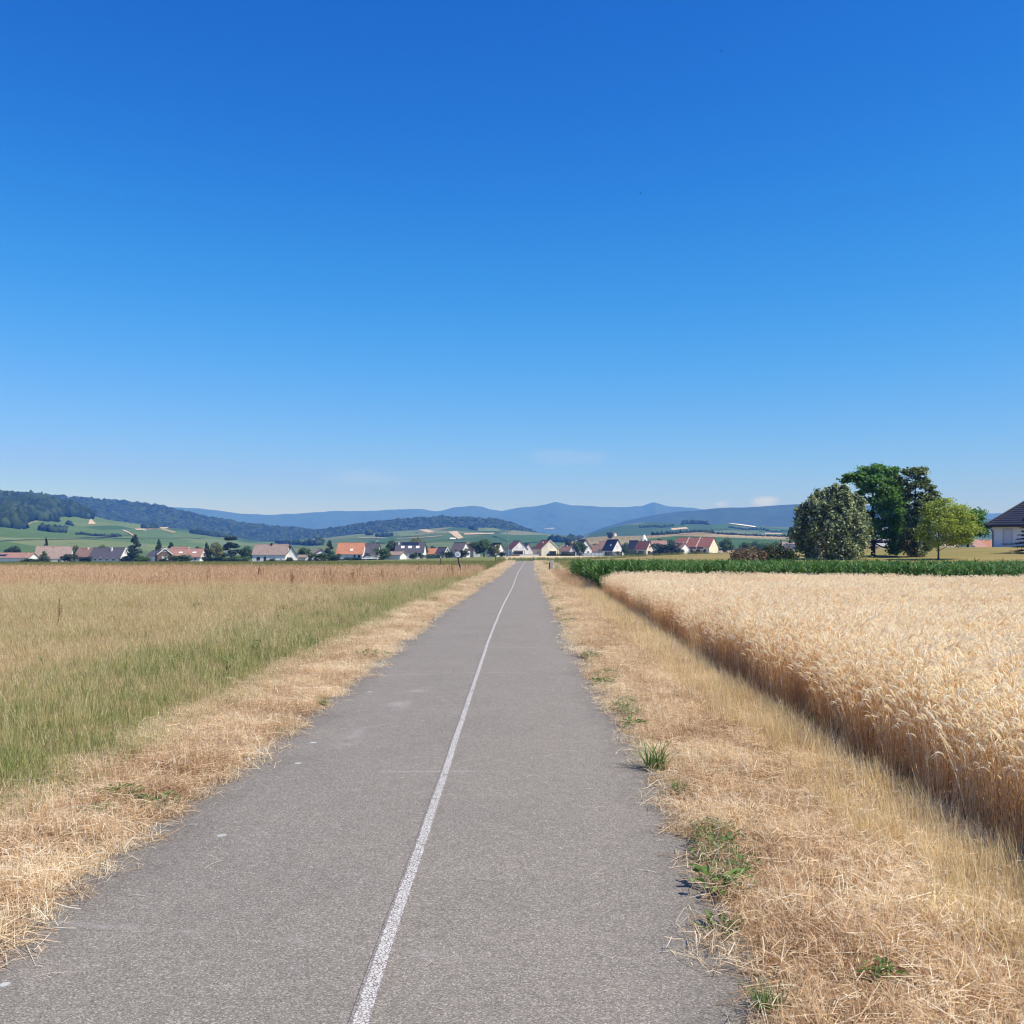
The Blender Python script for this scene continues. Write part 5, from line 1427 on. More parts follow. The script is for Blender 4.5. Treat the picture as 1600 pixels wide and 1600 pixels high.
def lying(mb, r, L, w_, z, tint):
    a = U(0, 6.28); c = Vector((U(-r, r), U(-r, r), z)); d = Vector((math.cos(a), math.sin(a), U(-.12, .3))); n = Vector((-math.sin(a), math.cos(a), U(-.5, .5))).normalized()
    k = Vector((0, 0, U(-.006, .014)))
    mb.add([c - d * L / 2 - n * w_ / 2, c - d * L / 2 + n * w_ / 2, c + k + n * w_ / 2, c + k - n * w_ / 2, c + d * L / 2 + n * w_ / 3, c + d * L / 2 - n * w_ / 3],
           [(0, 1, 2, 3), (3, 2, 4, 5)], tint)

def scatter(name, pts, scl, forms, label, tilt=.12, kind='stuff', zscale=None):
    n = len(pts)
    me = bpy.data.meshes.new(name)
    me.vertices.add(n); me.vertices.foreach_set('co', np.ascontiguousarray(pts, np.float32).ravel())
    rot = np.stack([rng.normal(0, tilt, n), rng.normal(0, tilt, n), rng.uniform(0, 6.283, n)], 1).astype(np.float32)
    a = me.attributes.new('rot', 'FLOAT_VECTOR', 'POINT'); a.data.foreach_set('vector', rot.ravel())
    sc = np.stack([scl, scl, scl * (zscale if zscale is not None else 1)], 1).astype(np.float32)
    a = me.attributes.new('scl', 'FLOAT_VECTOR', 'POINT'); a.data.foreach_set('vector', sc.ravel())
    a = me.attributes.new('pick', 'INT', 'POINT'); a.data.foreach_set('value', rng.integers(0, len(forms), n).astype(np.int32))
    o = link(name, me)
    g = bpy.data.node_groups.new('scatter_' + name, 'GeometryNodeTree')
    g.interface.new_socket('Geometry', in_out='INPUT', socket_type='NodeSocketGeometry')
    g.interface.new_socket('Geometry', in_out='OUTPUT', socket_type='NodeSocketGeometry')
    gi, go = g.nodes.new('NodeGroupInput'), g.nodes.new('NodeGroupOutput')
    iop = g.nodes.new('GeometryNodeInstanceOnPoints')
    join = g.nodes.new('GeometryNodeJoinGeometry')
    # reversed: the join socket stacks its links from the last made
    for f in forms:
        oi = g.nodes.new('GeometryNodeObjectInfo'); oi.inputs['Object'].default_value = f; oi.inputs['As Instance'].default_value = True
        g.links.new(oi.outputs['Geometry'], join.inputs[0])
    def named(t, nm):
        x = g.nodes.new('GeometryNodeInputNamedAttribute'); x.data_type = t; x.inputs['Name'].default_value = nm; return x.outputs['Attribute']
    g.links.new(gi.outputs[0], iop.inputs['Points']); g.links.new(join.outputs[0], iop.inputs['Instance'])
    iop.inputs['Pick Instance'].default_value = True
    g.links.new(named('INT', 'pick'), iop.inputs['Instance Index'])
    g.links.new(named('FLOAT_VECTOR', 'rot'), iop.inputs['Rotation'])
    g.links.new(named('FLOAT_VECTOR', 'scl'), iop.inputs['Scale'])
    g.links.new(iop.outputs[0], go.inputs[0])
    md = o.modifiers.new('scatter', 'NODES'); md.node_group = g
    return tag(o, label, kind=kind)

def zone(y0, y1, per_m2, xf0, xf1, margin=1.6):
    """random points between two edge lines, where the picture (or a step aside) could see them"""
    out = []
    n_b = max(1, int((y1 - y0) / 3))
    e = np.linspace(y0, y1, n_b + 1)
    for a, b in zip(e[:-1], e[1:]):
        mid = (a + b) / 2
        l_, r_ = max(float(xf0(mid)), -.5 * b - margin), min(float(xf1(mid)), .5 * b + margin)
        if r_ <= l_: continue
        n = int((r_ - l_) * (b - a) * per_m2)
        y = rng.uniform(a, b, n)
        x = xf0(y) * 0 + l_ + (r_ - l_) * rng.random(n)
        k = (x >= xf0(y)) & (x <= xf1(y))
        out.append(np.stack([x[k], y[k]], 1))
    q = np.concatenate(out) if out else np.zeros((0, 2))
    return q
def onground(q, dz=0.0):
    return np.stack([q[:, 0], q[:, 1], G(q[:, 0], q[:, 1]) + dz], 1)

# --- materials
M_straw = veg('mown_straw', [(0.0, (.20, .095, .048)), (.22, (.48, .30, .165)), (.45, (.74, .54, .33)), (.7, (.86, .70, .48)), (1, (.92, .84, .67))], .35, .36, .7, .6, .3)
M_strawl = veg('standing_straw', [(0.0, (.42, .27, .13)), (.35, (.66, .49, .25)), (.7, (.80, .65, .37)), (1, (.88, .77, .52))], .36, .18, .9, .6, .3)
def meadow_mat():
    t = NT('meadow_grass')
    p = t.pos(); X, Y, Z = t.xyz(p)
    f = t.math('ADD', t.attr('tint'), t.math('MULTIPLY_ADD', t.rand(), .3, -.15))
    green = t.ramp(f, [(0, (.060, .105, .022)), (.3, (.135, .215, .046)), (.55, (.235, .30, .078)), (.75, (.43, .40, .165)), (1, (.66, .53, .30))])
    dry = t.ramp(f, [(0, (.19, .155, .05)), (.22, (.38, .28, .115)), (.5, (.56, .42, .205)), (.8, (.69, .54, .30)), (1, (.77, .65, .42))])
    n1 = t.noise(p, .45, 4, .6); n2 = t.noise(p, .13, 3, .5)
    # greener beside the mown verge and in hollows further out
    n0 = t.noise(p, 2.2, 4, .6)
    off = t.math('ADD', X, t.math('MULTIPLY', t.math('SUBTRACT', n1, .5), 5.0))
    off = t.math('ADD', off, t.math('MULTIPLY', t.math('SUBTRACT', n0, .5), 3.0))
    lim = t.math('MULTIPLY_ADD', Y, .03, -6.3)
    m1 = t.step(t.math('SUBTRACT', off, lim), -.7, 1.1)
    m1 = t.math('MULTIPLY', m1, t.step(t.math('ADD', t.math('MULTIPLY', n1, .5), t.math('MULTIPLY', n0, .5)), .40, .53, .30, 1.0))
    m2 = t.step(t.math('ADD', t.math('MULTIPLY', n2, .6), t.math('MULTIPLY', n0, .4)), .52, .62, 0, .5)
    yn = t.math('ADD', Y, t.math('MULTIPLY', n1, 10))
    m3 = t.math('MULTIPLY', t.step(yn, 18, 30), t.step(yn, 44, 52, 1, 0))
    m = t.math('MAXIMUM', m1, t.math('MAXIMUM', m2, t.math('MULTIPLY', m3, .15)))
    return t.leafy(t.mix(m, dry, green), .3, .6)
M_meadow = meadow_mat()
M_tall = veg('tall_dry_grass', [(0, (.26, .17, .075)), (.3, (.50, .30, .16)), (.6, (.64, .42, .245)), (1, (.76, .57, .36))], .25, .3, .06, .6, .3)
M_gtall = veg('green_strip_grass', [(0, (.09, .12, .03)), (.5, (.19, .20, .06)), (1, (.36, .32, .14))], .3, .3, .05, .6, .3)
M_barley = veg('ripe_barley', [(0, (.56, .29, .12)), (.28, (.74, .49, .26)), (.52, (.87, .72, .52)), (1, (.95, .86, .72))], .4, .2, .5, .55, .3)
M_maize = veg('maize_leaf', [(0, (.035, .088, .018)), (.5, (.075, .165, .034)), (1, (.17, .27, .08))], .25, .15, .3, .42, .3)
M_weed = veg('weed_leaf', [(0, (.05, .10, .025)), (.5, (.11, .19, .045)), (1, (.20, .29, .085))], .3, .1, 2, .5, .2)
M_dock = veg('dry_dock', [(0, (.13, .055, .03)), (.5, (.26, .115, .06)), (1, (.40, .20, .11))], .15, .1, 2, .7, .3)

# --- plant forms
def f_mown(k):
    mb = MB()
    for i in range(85):
        r = .13 * math.sqrt(U(0, 1)); a = U(0, 6.28)
        blade(mb, (r * math.cos(a), r * math.sin(a), -.01), U(0, 6.28), U(.05, .15), U(0, .9), U(-.3, 1.4), U(.0018, .0034), U(.15, .95), 2)
    for i in range(55): lying(mb, .15, U(.04, .15), U(.0016, .0032), U(.006, .07), U(.05, 1))
    return form('mown_straw_%d' % k, mb, M_straw)
def f_stand(k):
    mb = MB()
    for i in range(44):
        r = .11 * math.sqrt(U(0, 1)); a = U(0, 6.28)
        blade(mb, (r * math.cos(a), r * math.sin(a), -.01), U(0, 6.28), U(.1, .27), U(0, .35), U(0, .8), U(.0025, .004), U(.1, 1), 3)
    return form('standing_straw_%d' % k, mb, M_strawl)
def f_flat(k):
    mb = MB()
    for i in range(60): lying(mb, .14, U(.04, .2), U(.0016, .0034), U(.004, .035), U(0.02, .75))
    return form('flat_straw_%d' % k, mb, M_straw)
def f_meadow(k, n=70, hmin=.04, hmax=.155, mat=None, r0=.16, wd=(.0018, .0042), nm='meadow'):
    mb = MB()
    hh = U(.7, 1.15)
    for i in range(n):
        r = r0 * math.sqrt(U(0, 1)); a = U(0, 6.28); tt = U(.05, .95)
        blade(mb, (r * math.cos(a), r * math.sin(a), -.01), U(0, 6.28), U(hmin, hmax) * hh, U(0, .75), U(-.4, 1.5), U(*wd), tt, 3)
    for i in range(U(0, 1) < .7 and 5 or 2):       # thin flowering stems with a little panicle
        r = r0 * math.sqrt(U(0, 1)); a = U(0, 6.28); tt = U(.6, 1)
        p, ang, da, sd = blade(mb, (r * math.cos(a), r * math.sin(a), 0), U(0, 6.28), hmax * U(.9, 1.6), U(0, .35), U(0, .7), wd[0] * .8, tt, 3, .7)
        for j in range(5):
            q = p - Vector((0, 0, j * .014)); blade(mb, q, U(0, 6.28), U(.012, .03), U(.3, .9), .3, .0028, tt, 1, .2)
    return form('%s_%d' % (nm, k), mb, mat)
def f_tall(k, mat, nm):
    mb = MB()
    for i in range(34):
        r = .34 * math.sqrt(U(0, 1)); a = U(0, 6.28); tt = U(.1, 1)
        p, ang, da, sd = blade(mb, (r * math.cos(a), r * math.sin(a), -.02), U(0, 6.28), U(.4, .78), U(0, .3), U(0, .8), U(.006, .011), tt, 3, .5)
        if i % 2:
            for j in range(3): blade(mb, p - Vector((0, 0, j * .04)), U(0, 6.28), U(.05, .1), U(.2, .8), .3, .014, tt, 1, .2)
    return form('%s_%d' % (nm, k), mb, mat)
def f_barley(k):
    mb = MB()
    for i in range(20):
        bx_, by_ = U(-.10, .10), U(-.10, .10); az = U(0, 6.28); t0 = U(.05, .45)
        L = U(.50, .82)
        p, ang, da, sd = blade(mb, (bx_, by_, -.02), az, L, U(0, .10), U(.15, .5), .0042, t0, 4, .7)
        for j in range(2):
            f = U(.25, .75); blade(mb, (bx_ + math.cos(az) * .02, by_ + math.sin(az) * .02, L * f), U(0, 6.28), U(.09, .18), U(.3, .8), U(.8, 2.0), .008, U(.0, .5), 2)
        # nodding ear: two crossed spindles and long awns
        te = U(.42, 1.0); EL = U(.055, .085); q = p.copy(); a2 = ang + U(.0, .5); bend = U(.2, 1.6)
        prev = None; dirv = None
        for cross in (0, 1):
            q = p.copy(); an = a2; vs = []
            for s_ in range(5):
                dirv = da * math.sin(an) + Vector((0, 0, 1)) * math.cos(an)
                n_ = sd if cross == 0 else dirv.cross(sd)
                ww = (.003, .0058, .0062, .0052, .002)[s_]
                vs += [q - n_ * ww, q + n_ * ww]
                if s_ < 4: q = q + dirv * (EL / 4); an += bend / 4
            mb.add(vs, [(2 * s, 2 * s + 1, 2 * s + 3, 2 * s + 2) for s in range(4)], te)
        for j in range(6):
            b0 = p + (q - p) * U(.15, 1); spread = Vector((U(-1, 1), U(-1, 1), U(-1, 1))) * .15
            dd = (dirv + spread).normalized(); n_ = dd.cross(Vector((U(-1, 1), U(-1, 1), 1))).normalized()
            e = b0 + dd * U(.05, .09) + Vector((0, 0, -.01))
            mb.add([b0 - n_ * .0011, b0 + n_ * .0011, e], [(0, 1, 2)], min(1, te + .1))
    return form('barley_%d' % k, mb, M_barley)
def f_maize(k):
    mb = MB()
    H = U(.95, 1.12)
    mb.tube([(0, 0, -.03), (U(-.01, .01), 0, H * .5), (U(-.02, .02), U(-.02, .02), H * .85)], [.014, .011, .006], 6)
    a0 = U(0, 3.14)
    for i in range(10):
        z = H * (.1 + .75 * i / 10); az = a0 + (i % 2) * math.pi + U(-.4, .4); L = U(.55, .8) * (1 - .35 * abs(i / 9 - .5))
        tt = U(.15, .9)
        # arching strap leaf with a mid fold: two half blades
        p = Vector((0, 0, z)); ang = U(.25, .5); da = Vector((math.cos(az), math.sin(az), 0)); sd = Vector((-math.sin(az), math.cos(az), 0))
        vs = []
        for s_ in range(7):
            f = s_ / 6; ww = .042 * (math.sin(min(1, f * 1.4 + .25) * math.pi / 2)) * (1 - f ** 3) + .002
            up = (Vector((0, 0, 1)) * math.sin(ang) - da * math.cos(ang)) * ww * .35
            vs += [p - sd * ww + up, p, p + sd * ww + up]
            p = p + (da * math.sin(ang) + Vector((0, 0, 1)) * math.cos(ang)) * (L / 6); ang += U(.2, .42)
        fs = []
        for s_ in range(6): fs += [(3 * s_, 3 * s_ + 1, 3 * s_ + 4, 3 * s_ + 3), (3 * s_ + 1, 3 * s_ + 2, 3 * s_ + 5, 3 * s_ + 4)]
        mb.add(vs, fs, tt)
    for i in range(5): blade(mb, (0, 0, H * .82), U(0, 6.28), U(.2, .38), U(.05, .35), U(.3, 1.2), .05, U(.4, 1), 3)
    return form('maize_%d' % k, mb, M_maize)

F_mown = [f_mown(k) for k in range(5)]
F_stand = [f_stand(k) for k in range(4)]
F_flat = [f_flat(k) for k in range(4)]
F_mead = [f_meadow(k, mat=M_meadow) for k in range(9)]
F_tall = [f_tall(k, M_tall, 'tall_grass') for k in range(5)]
F_gtall = [f_tall(k, M_gtall, 'green_tall') for k in range(4)]
F_barley = [f_barley(k) for k in range(7)]
F_maize = [f_maize(k) for k in range(7)]

def edge_noise(y, f, amp, seed):
    return amp * np.array([mnoise.noise((float(v) * f, seed, 0)) for v in np.atleast_1d(y)]).reshape(np.shape(y))
rv_l = lambda y: pr(y) + .0
rv_r = lambda y: we(y) - .12
# right verge
def verge(side, forms, spec, name, label, tilt=.15, inner=0.0, frac=(0, 1)):
    Q, Sc = [], []
    for (y0, y1, dens, sc) in spec:
        if side == 'r':
            f0 = lambda y: pr(y) + inner + (we(y) - pr(y)) * frac[0]
            f1 = lambda y: pr(y) + (np.where(np.asarray(y) < 40, we(y), pr(y) + 2.4) - .10 - pr(y)) * frac[1]
        else:
            f0 = lambda y: pl(y) - 1.25 * frac[1]
            f1 = lambda y: pl(y) - inner - 1.25 * frac[0]
        q = zone(y0, y1, dens, f0, f1)
        q[:, 0] += rng.normal(0, .05, len(q))
        Q.append(q); Sc.append(rng.uniform(.75, 1.25, len(q)) * sc)
    q = np.concatenate(Q)
    return scatter(name, onground(q), np.concatenate(Sc), forms, label, tilt)
SPEC = [(1.5, 14, 52, 1.0), (14, 40, 24, 1.25), (40, 100, 8, 1.8), (100, 178, 2.6, 2.6)]
verge('r', F_mown, SPEC, 'mown_straw', 'mown dry straw on the verge between path and barley')
verge('l', F_mown, SPEC, 'mown_straw', 'mown dry straw on the left verge of the path', frac=(0, 1.0))
verge('r', F_stand, [(1.5, 14, 46, 1.0), (14, 42, 20, 1.2)], 'standing_straw', 'golden standing straw along the barley edge', .12, 0, (.52, 1))
verge('r', F_flat, [(1.5, 14, 22, 1.0), (14, 42, 9, 1.2)], 'cut_straw', 'loose cut straw lying on the right verge', .06, -.02, (0, .62))
verge('l', F_flat, [(1.5, 14, 30, 1.0), (14, 42, 10, 1.2)], 'cut_straw', 'loose cut straw lying on the left verge', .06, -.02, (0, .8))

# left meadow
lf0 = lambda y: np.full(np.shape(y), -400.0)
lf1 = lambda y: pl(y) - .82 + edge_noise(y, .7, .22, 4)
Q, Sc = [], []
for (y0, y1, dens, sc) in [(1.5, 14, 46, 1.0), (14, 26, 30, 1.1), (26, 48, 16, 1.35), (48, 70, 4, 1.8)]:
    q = zone(y0, y1, dens, lf0, lf1); Q.append(q); Sc.append(rng.uniform(.7, 1.3, len(q)) * sc)
q = np.concatenate(Q); sc = np.concatenate(Sc)
patchy = np.array([mnoise.noise((a * .35, b * .35, 3)) for a, b in q]); sc = sc * (1 + .45 * patchy)
taper = .3 + .7 * sst(-.45, .55, pl(q[:, 1]) - .88 - q[:, 0] + .5 * patchy)
tallness = taper * (1 + .35 * np.clip(1 - np.abs(q[:, 0] + 4.6) / 2, 0, 1))
scatter('meadow_grass', onground(q), sc, F_mead, 'half dry meadow grass left of the path, greener near the verge', .18, zscale=tallness)
# tall reddish grass band
tf1 = lambda y: pl(y) - 1.5 - 1.6 * sst(40, 70, 110 - np.asarray(y, float)) * 0
Q, Sc = [], []
for (y0, y1, dens, sc_) in [(43, 62, 7.5, .72), (62, 84, 5.0, .74)]:
    q = zone(y0, y1, dens, lf0, lambda y: pl(y) - 1.6 - 1.5 * (np.asarray(y) < 60)); Q.append(q); Sc.append(rng.uniform(.75, 1.25, len(q)) * sc_)
q = np.concatenate(Q); sc = np.concatenate(Sc)
wv = np.array([mnoise.noise((a * .12, b * .25, 0)) for a, b in q]); k = (q[:, 1] > 46 + 4 * wv)
scatter('tall_dry_grass', onground(q[k]), sc[k], F_tall, 'tall reddish dry grass band at the back of the left field', .14)
q = zone(84, 170, 2.2, lf0, lambda y: pl(y) - 1.3); sc = rng.uniform(.8, 1.2, len(q)) * .42
scatter('green_grass_strip', onground(q), sc, F_gtall, 'green grass strip before the left houses', .12)
q = zone(188, 236, .5, lambda y: pr(y) * 0 - 3, lambda y: pr(y) * 0 + 75); sc = rng.uniform(.7, 1.2, len(q)) * .8
scatter('green_field_margin', onground(q), sc, F_gtall, 'green margin of weeds past the end of the path', .12)

# darker tufts and broad leaved weeds growing through the meadow
M_tuft = veg('dark_tuft', [(0, (.035, .075, .018)), (.5, (.085, .155, .035)), (1, (.17, .245, .07))], .3, .12, 1.2, .55, .3)
def f_tuft(k):
    mb = MB()
    for i in range(60): blade(mb, (U(-.06, .06), U(-.06, .06), 0), U(0, 6.28), U(.10, .30), U(.05, .8), U(.2, 1.2), U(.003, .007), U(.05, .95), 4)
    return form('dark_tuft_%d' % k, mb, M_tuft)
def f_herb(k):
    mb = MB()
    for i in range(26):
        az = U(0, 6.28); p = Vector((U(-.05, .05), U(-.05, .05), U(.0, .22))); L, wd = U(.05, .12), U(.015, .03); da = Vector((math.cos(az), math.sin(az), U(-.1, .8))).normalized(); sd = da.cross(Vector((0, 0, 1))).normalized()
        mb.add([p, p + da * L * .4 + sd * wd / 2, p + da * L, p + da * L * .4 - sd * wd / 2], [(0, 1, 2, 3)], U(0, 1))
    for i in range(4): blade(mb, (U(-.04, .04), U(-.04, .04), 0), U(0, 6.28), U(.2, .38), U(0, .3), .3, .006, U(.3, 1), 3)
    return form('herb_%d' % k, mb, M_tuft)
F_tuft = [f_tuft(k) for k in range(4)] + [f_herb(k) for k in range(3)]
q = zone(4, 45, 1.6, lf0, lambda y: pl(y) - 1.25)
nn = np.array([mnoise.noise((a * .6, b * .6, 11)) for a, b in q]); gz = np.clip((q[:, 0] + 7.5) / 3, 0.06, 1)
k = rng.random(len(q)) < gz * np.clip(.5 + 1.6 * nn, 0, 1)
scatter('meadow_weeds', onground(q[k]), rng.uniform(.5, 1.25, k.sum()), F_tuft, 'dark green tufts and herbs growing through the left meadow', .15)
# stray tall dry stalks standing above the meadow
def f_stalk(k):
    mb = MB()
    for i in range(4):
        tt = U(.4, 1); p, ang, da, sd = blade(mb, (U(-.12, .12), U(-.12, .12), 0), U(0, 6.28), U(.3, .62), U(0, .35), U(0, .6), .0026, tt, 4, .6)
        for j in range(10): blade(mb, p - Vector((0, 0, U(0, .09))), U(0, 6.28), U(.015, .04), U(.2, 1), .3, .004, tt, 1, .2)
    return form('dry_stalk_%d' % k, mb, M_tall)
F_stalk = [f_stalk(k) for k in range(5)]
q = zone(4, 44, 1.1, lf0, lambda y: pl(y) - 1.3)
nn = np.array([mnoise.noise((a * .3, b * .3, 23)) for a, b in q]); k = nn > -.05
scatter('dry_stalks', onground(q[k]), rng.uniform(.6, 1.2, k.sum()), F_stalk, 'stray pale dry stalks rising above the left meadow', .15)
q = zone(4.2, 40, 2.2, lambda y: we(y) - .35, lambda y: we(y) + .35)
scatter('edge_grasses', onground(q), rng.uniform(.6, 1.25, len(q)), F_stalk + F_tuft[:2], 'wild grasses growing along the foot of the barley', .25)
# low creeping weeds along both asphalt edges
def f_creep(k):
    mb = MB()
    for i in range(34):
        az = U(0, 6.28); r = U(0, .10); p = Vector((r * math.cos(az), r * math.sin(az), U(.004, .04))); L, wd = U(.02, .05), U(.010, .022); da = Vector((math.cos(az + U(-1, 1)), math.sin(az + U(-1, 1)), U(-.1, .6))).normalized(); sd = da.cross(Vector((0, 0, 1))).normalized()
        mb.add([p, p + da * L * .45 + sd * wd / 2, p + da * L, p + da * L * .45 - sd * wd / 2], [(0, 1, 2, 3)], U(0, 1))
    return form('creeping_weed_%d' % k, mb, M_weed)
F_creep = [f_creep(k) for k in range(4)]
ye_ = np.concatenate([rng.uniform(3.5, 20, 330), rng.uniform(20, 90, 560)])
for side, lab in ((1, 'low green weeds creeping along the right asphalt edge'), (-1, 'low green weeds creeping along the left asphalt edge')):
    xe = (pr(ye_) + .10 + np.abs(rng.normal(0, .10, len(ye_)))) if side > 0 else (pl(ye_) - .10 - np.abs(rng.normal(0, .12, len(ye_))))
    nn = np.array([mnoise.noise((b * .8, side * 5, 2)) for b in ye_]); k = nn > (.1 if side > 0 else .25)
    scatter('edge_weeds', onground(np.stack([xe[k], ye_[k]], 1), .015), rng.uniform(.5, 1.1, k.sum()) * (1 + ye_[k] / 60), F_creep, lab, .1)

# barley
Q = []
for (y0, y1, dens) in [(1.0, 16, 62), (16, 28, 48), (28, 42, 36)]:
    q = zone(y0, y1, dens, lambda y: we(y) + .05, lambda y: np.full(np.shape(y), 60.0), 3.5); Q.append(q)
q = np.concatenate(Q); q = q[q[:, 1] < bar_back(q[:, 0])]
edge = np.clip((q[:, 0] - we(q[:, 1])) / .5, 0, 1)
hs_ = np.array([mnoise.noise((a * .5, b * .5, 7)) for a, b in q]) * .10 + 1.0
scatter('barley_field', onground(q), (rng.uniform(.9, 1.12, len(q)) * hs_ * (.90 + .05 * edge)), F_barley, 'ripe pale barley field right of the path', .09)
# maize in rows
rows = []
for r_ in range(26):
    off = r_ * .75
    xx = np.arange(3.2, 34, .17)
    xx = xx + rng.normal(0, .03, len(xx))
    yv = bar_back(xx) + 1.2 + off + rng.normal(0, .05, len(xx))
    k = (np.abs(xx) < .5 * yv + 2) & (xx > 3.5 + (yv - 42) * .0) & (rng.random(len(xx)) > .04)
    rows.append(np.stack([xx[k], yv[k]], 1))
q = np.concatenate(rows)
scatter('maize_field', onground(q), rng.uniform(.85, 1.12, len(q)), F_maize, 'dark green maize field behind the barley', .05)

# rough grass around the tree feet and brown grass left of the maize
q = zone(42, 72, 9, lambda y: pr(y) + 1.0, lambda y: np.full(np.shape(y), 4.0))
scatter('rough_dry_grass', onground(q), rng.uniform(.7, 1.1, len(q)) * .62, F_tall, 'rough reddish grass between marker post and maize', .15)
q = zone(72, 180, 1.2, lambda y: pr(y) + .9, lambda y: np.full(np.shape(y), 90.0)); q = q[(rng.random(len(q)) < .5) & ((q[:, 0] < 10) | (q[:, 1] < 84))]
scatter('short_dry_meadow', onground(q), rng.uniform(.5, .9, len(q)) * .7, F_gtall, 'short olive dry meadow beyond the maize', .15)

# --- weeds at the path edges: each a plant of its own
def weed_mesh(kind):
    mb = MB()
    if kind == 'tuft':
        for i in range(95): blade(mb, (U(-.05, .05), U(-.05, .05), 0), U(0, 6.28), U(.09, .21), U(.05, .8), U(.3, 1.1), U(.006, .010), U(.1, .9), 4)
    else:
        for i in range(46):
            az = U(0, 6.28); r = U(0, .13); p = Vector((r * math.cos(az), r * math.sin(az), U(.01, .07)))
            L, wd = U(.035, .075), U(.018, .034); t = U(0, 1); da = Vector((math.cos(az + U(-1, 1)), math.sin(az + U(-1, 1)), U(-.2, .5))); sd = da.cross(Vector((0, 0, 1))).normalized(); up = Vector((0, 0, .008))
            mb.add([p, p + da * L * .35 + sd * wd / 2 + up, p + da * L * .8 + sd * wd * .35 + up, p + da * L, p + da * L * .8 - sd * wd * .35 + up, p + da * L * .35 - sd * wd / 2 + up, p + da * L * .5], [(0, 6, 1), (1, 6, 2), (2, 6, 3), (3, 6, 4), (4, 6, 5), (5, 6, 0)], t)
            blade(mb, (0, 0, 0), az, r + .02, 1.1, .3, .004, t, 2)
    return mb.mesh('weed_' + kind, M_weed, recalc=False)
WM = {'tuft': [weed_mesh('tuft') for _ in range(2)], 'leaf': [weed_mesh('leaf') for _ in range(3)]}
def gpt(px, py): d = W16 * EYE / (py - HZ); return at(px, d), d
def weed(label, px, py, kind, s_, zs=1.0):
    x, y = gpt(px, py)
    o = link('weed', WM[kind][rnd.randrange(len(WM[kind]))])
    o.location = (x, y, float(G(x, y)) + .01); o.scale = (s_, s_, s_ * zs); o.rotation_euler = (0, 0, U(0, 6.28))
    return tag(o, label, 'weed', 'green weeds along the path edges')
weed('thick dark green grass tuft overhanging the right edge of the path', 1024, 1206, 'tuft', 1.4)
weed('broad leaved weed patch at the right edge nearest the camera', 1130, 1400, 'leaf', 1.15)
weed('small green weed at the right edge above the bottom corner', 1130, 1460, 'leaf', .7)
weed('green tuft at the bottom of the right verge', 1200, 1592, 'tuft', .8)
weed('thin green weed deep in the right verge straw', 1375, 1545, 'leaf', .55)
weed('small green weed just beyond the broad leaved patch', 1095, 1350, 'leaf', .5)
weed('green weed below the thick dark tuft', 1060, 1245, 'tuft', .7)
weed('green weed patch just beyond the thick dark tuft', 992, 1140, 'leaf', 1.1)
weed('weed patch two steps beyond the thick dark tuft', 975, 1110, 'leaf', .9)
weed('weed patch at the right edge halfway along the verge', 945, 1073, 'leaf', 1.1)
weed('small weed at the right edge where the verge narrows', 927, 1030, 'leaf', .9)
weed('green patch at the right edge near the far bend', 890, 975, 'leaf', 1.3)
weed('far green patch at the right edge before the marker post', 868, 940, 'leaf', 1.4)
weed('spreading weed on the left verge, nearest of the three', 250, 1268, 'leaf', .95)
weed('spreading weed on the left verge, uppermost of the three', 188, 1255, 'leaf', .85)
weed('spreading weed on the left verge, lowest of the three', 150, 1285, 'leaf', .7)
weed('bright green weed at the left edge of the path', 505, 1106, 'tuft', .8)
weed('flat green weed patch on the left verge further on', 572, 1030, 'leaf', 1.2)
weed('small green weed touching the left edge further on', 601, 1026, 'leaf', .8)
weed('tiny green weed where the left verge curves out', 432, 1148, 'leaf', .5)

# --- dock stalks in the left field
def dock_mesh():
    mb = MB(); H = U(.75, 1.05)
    pts = [(0, 0, -.02), (U(-.03, .03), U(-.03, .03), H * .5), (U(-.06, .06), U(-.06, .06), H)]
    mb.tube(pts, [.009, .007, .003], 5)
    for i in range(90):
        z = H * U(.35, 1); a = U(0, 6.28); blade(mb, (U(-.02, .02), U(-.02, .02), z), a, U(.02, .05), U(.4, 1.3), .4, .02, U(0, 1), 1, .3)
    for i in range(3):
        z = H * U(.3, .5); a = U(0, 6.28); p, *_ = blade(mb, (0, 0, z), a, U(.18, .3), U(.3, .6), -.3, .007, .4, 2, .8)
        for j in range(14): blade(mb, p - Vector((0, 0, U(0, .18))), U(0, 6.28), U(.02, .045), U(.4, 1.3), .4, .018, U(0, 1), 1, .3)
    return mb.mesh('dock_stalk', M_dock, recalc=False)
DK = [dock_mesh() for _ in range(4)]
dock_px = []
for (cx, cy, n, sp) in [(404, 911, 9, 9), (512, 916, 8, 8), (553, 915, 8, 9), (598, 911, 4, 8), (655, 905, 9, 9), (678, 904, 8, 10), (703, 903, 9, 8), (730, 902, 6, 5), (325, 915, 3, 5), (456, 918, 3, 6), (90, 985, 1, 1)]:
    dock_px += [(cx + rnd.gauss(0, sp * .5), cy + U(-3.5, 3.5)) for _ in range(n)]
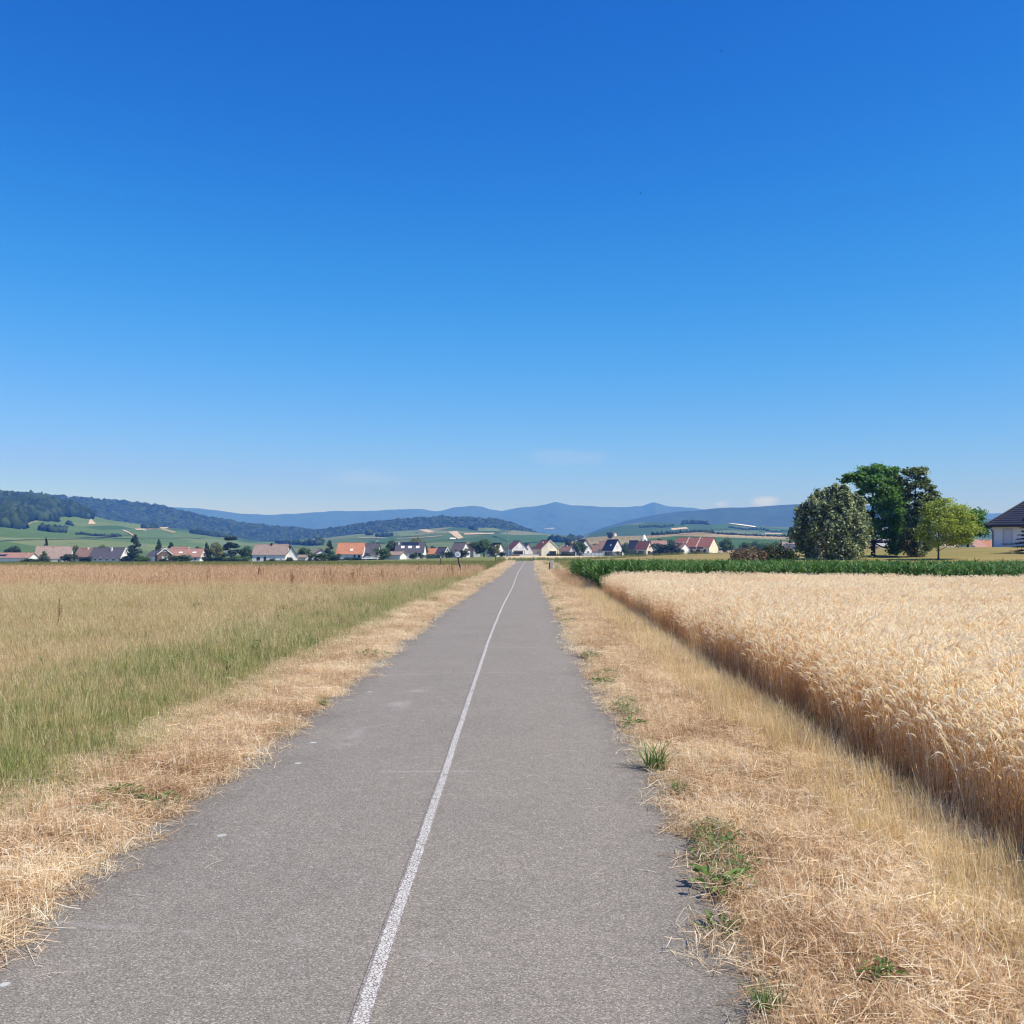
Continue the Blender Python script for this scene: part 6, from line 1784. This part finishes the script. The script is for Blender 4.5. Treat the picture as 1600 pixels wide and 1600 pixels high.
for (px, py) in dock_px:
    x, y = gpt(px, py)
    o = link('dock_stalk', DK[rnd.randrange(4)])
    s_ = U(.5, 1.0); o.location = (x, y, float(G(x, y))); o.scale = (s_, s_, s_); o.rotation_euler = (U(-.1, .1), U(-.1, .1), U(0, 6.28))
    tag(o, 'reddish brown dried dock stalk standing in the tall grass left of the path', 'dock plant', 'dried dock stalks in the left field')

# --- loose straws on the asphalt
mb = MB()
for i in range(330):
    y = 3.3 + 40 * U(0, 1) ** 1.3; e = U(0, 1) ** 2.6 * .9
    x = float(pl(y)) + e if U(0, 1) < .45 else float(pr(y)) - e
    q = (x - float(pl(y)) + .12) / (float(pr(y)) - float(pl(y)) + .24)
    z = camber(x, y, q) + .006
    a = U(0, 6.28) if U(0, 1) < .3 else U(-.5, .5); L = U(.02, .11); d = Vector((math.cos(a), math.sin(a), 0)); n = Vector((-d.y, d.x, 0)); w_ = U(.0018, .0036); c = Vector((x, y, z))
    mb.add([c - d * L / 2 - n * w_ / 2, c - d * L / 2 + n * w_ / 2, c + n * w_ / 2 + Vector((0, 0, .005)), c - n * w_ / 2 + Vector((0, 0, .005)), c + d * L / 2 + n * w_ / 2, c + d * L / 2 - n * w_ / 2], [(0, 1, 2, 3), (3, 2, 4, 5)], U(.35, 1))
o = mb.build('straw_litter', M_straw, recalc=False)
tag(o, 'loose straws scattered over the asphalt near its edges', kind='stuff')

# ------------------------------------------------------------------ air
hz = MB(); x0, x1, y0, y1, z0, z1 = -8600, 8600, -200, 14600, -14, 470
hz.box(((x0 + x1) / 2, (y0 + y1) / 2, (z0 + z1) / 2), (x1 - x0, y1 - y0, z1 - z0))
hm = bpy.data.materials.new('haze_air'); hm.use_nodes = True
n_ = hm.node_tree; n_.nodes.clear()
vo = n_.nodes.new('ShaderNodeVolumePrincipled'); ho = n_.nodes.new('ShaderNodeOutputMaterial')
vo.inputs['Color'].default_value = (.115, .33, 1.0, 1)
vo.inputs['Absorption Color'].default_value = (1, 1, 1, 1)
vo.inputs['Density'].default_value = 0.000185
vo.inputs['Anisotropy'].default_value = 0.0
n_.links.new(vo.outputs[0], ho.inputs['Volume'])
o = hz.build('haze', hm)
tag(o, 'thin blue summer haze over the whole valley', kind='stuff')
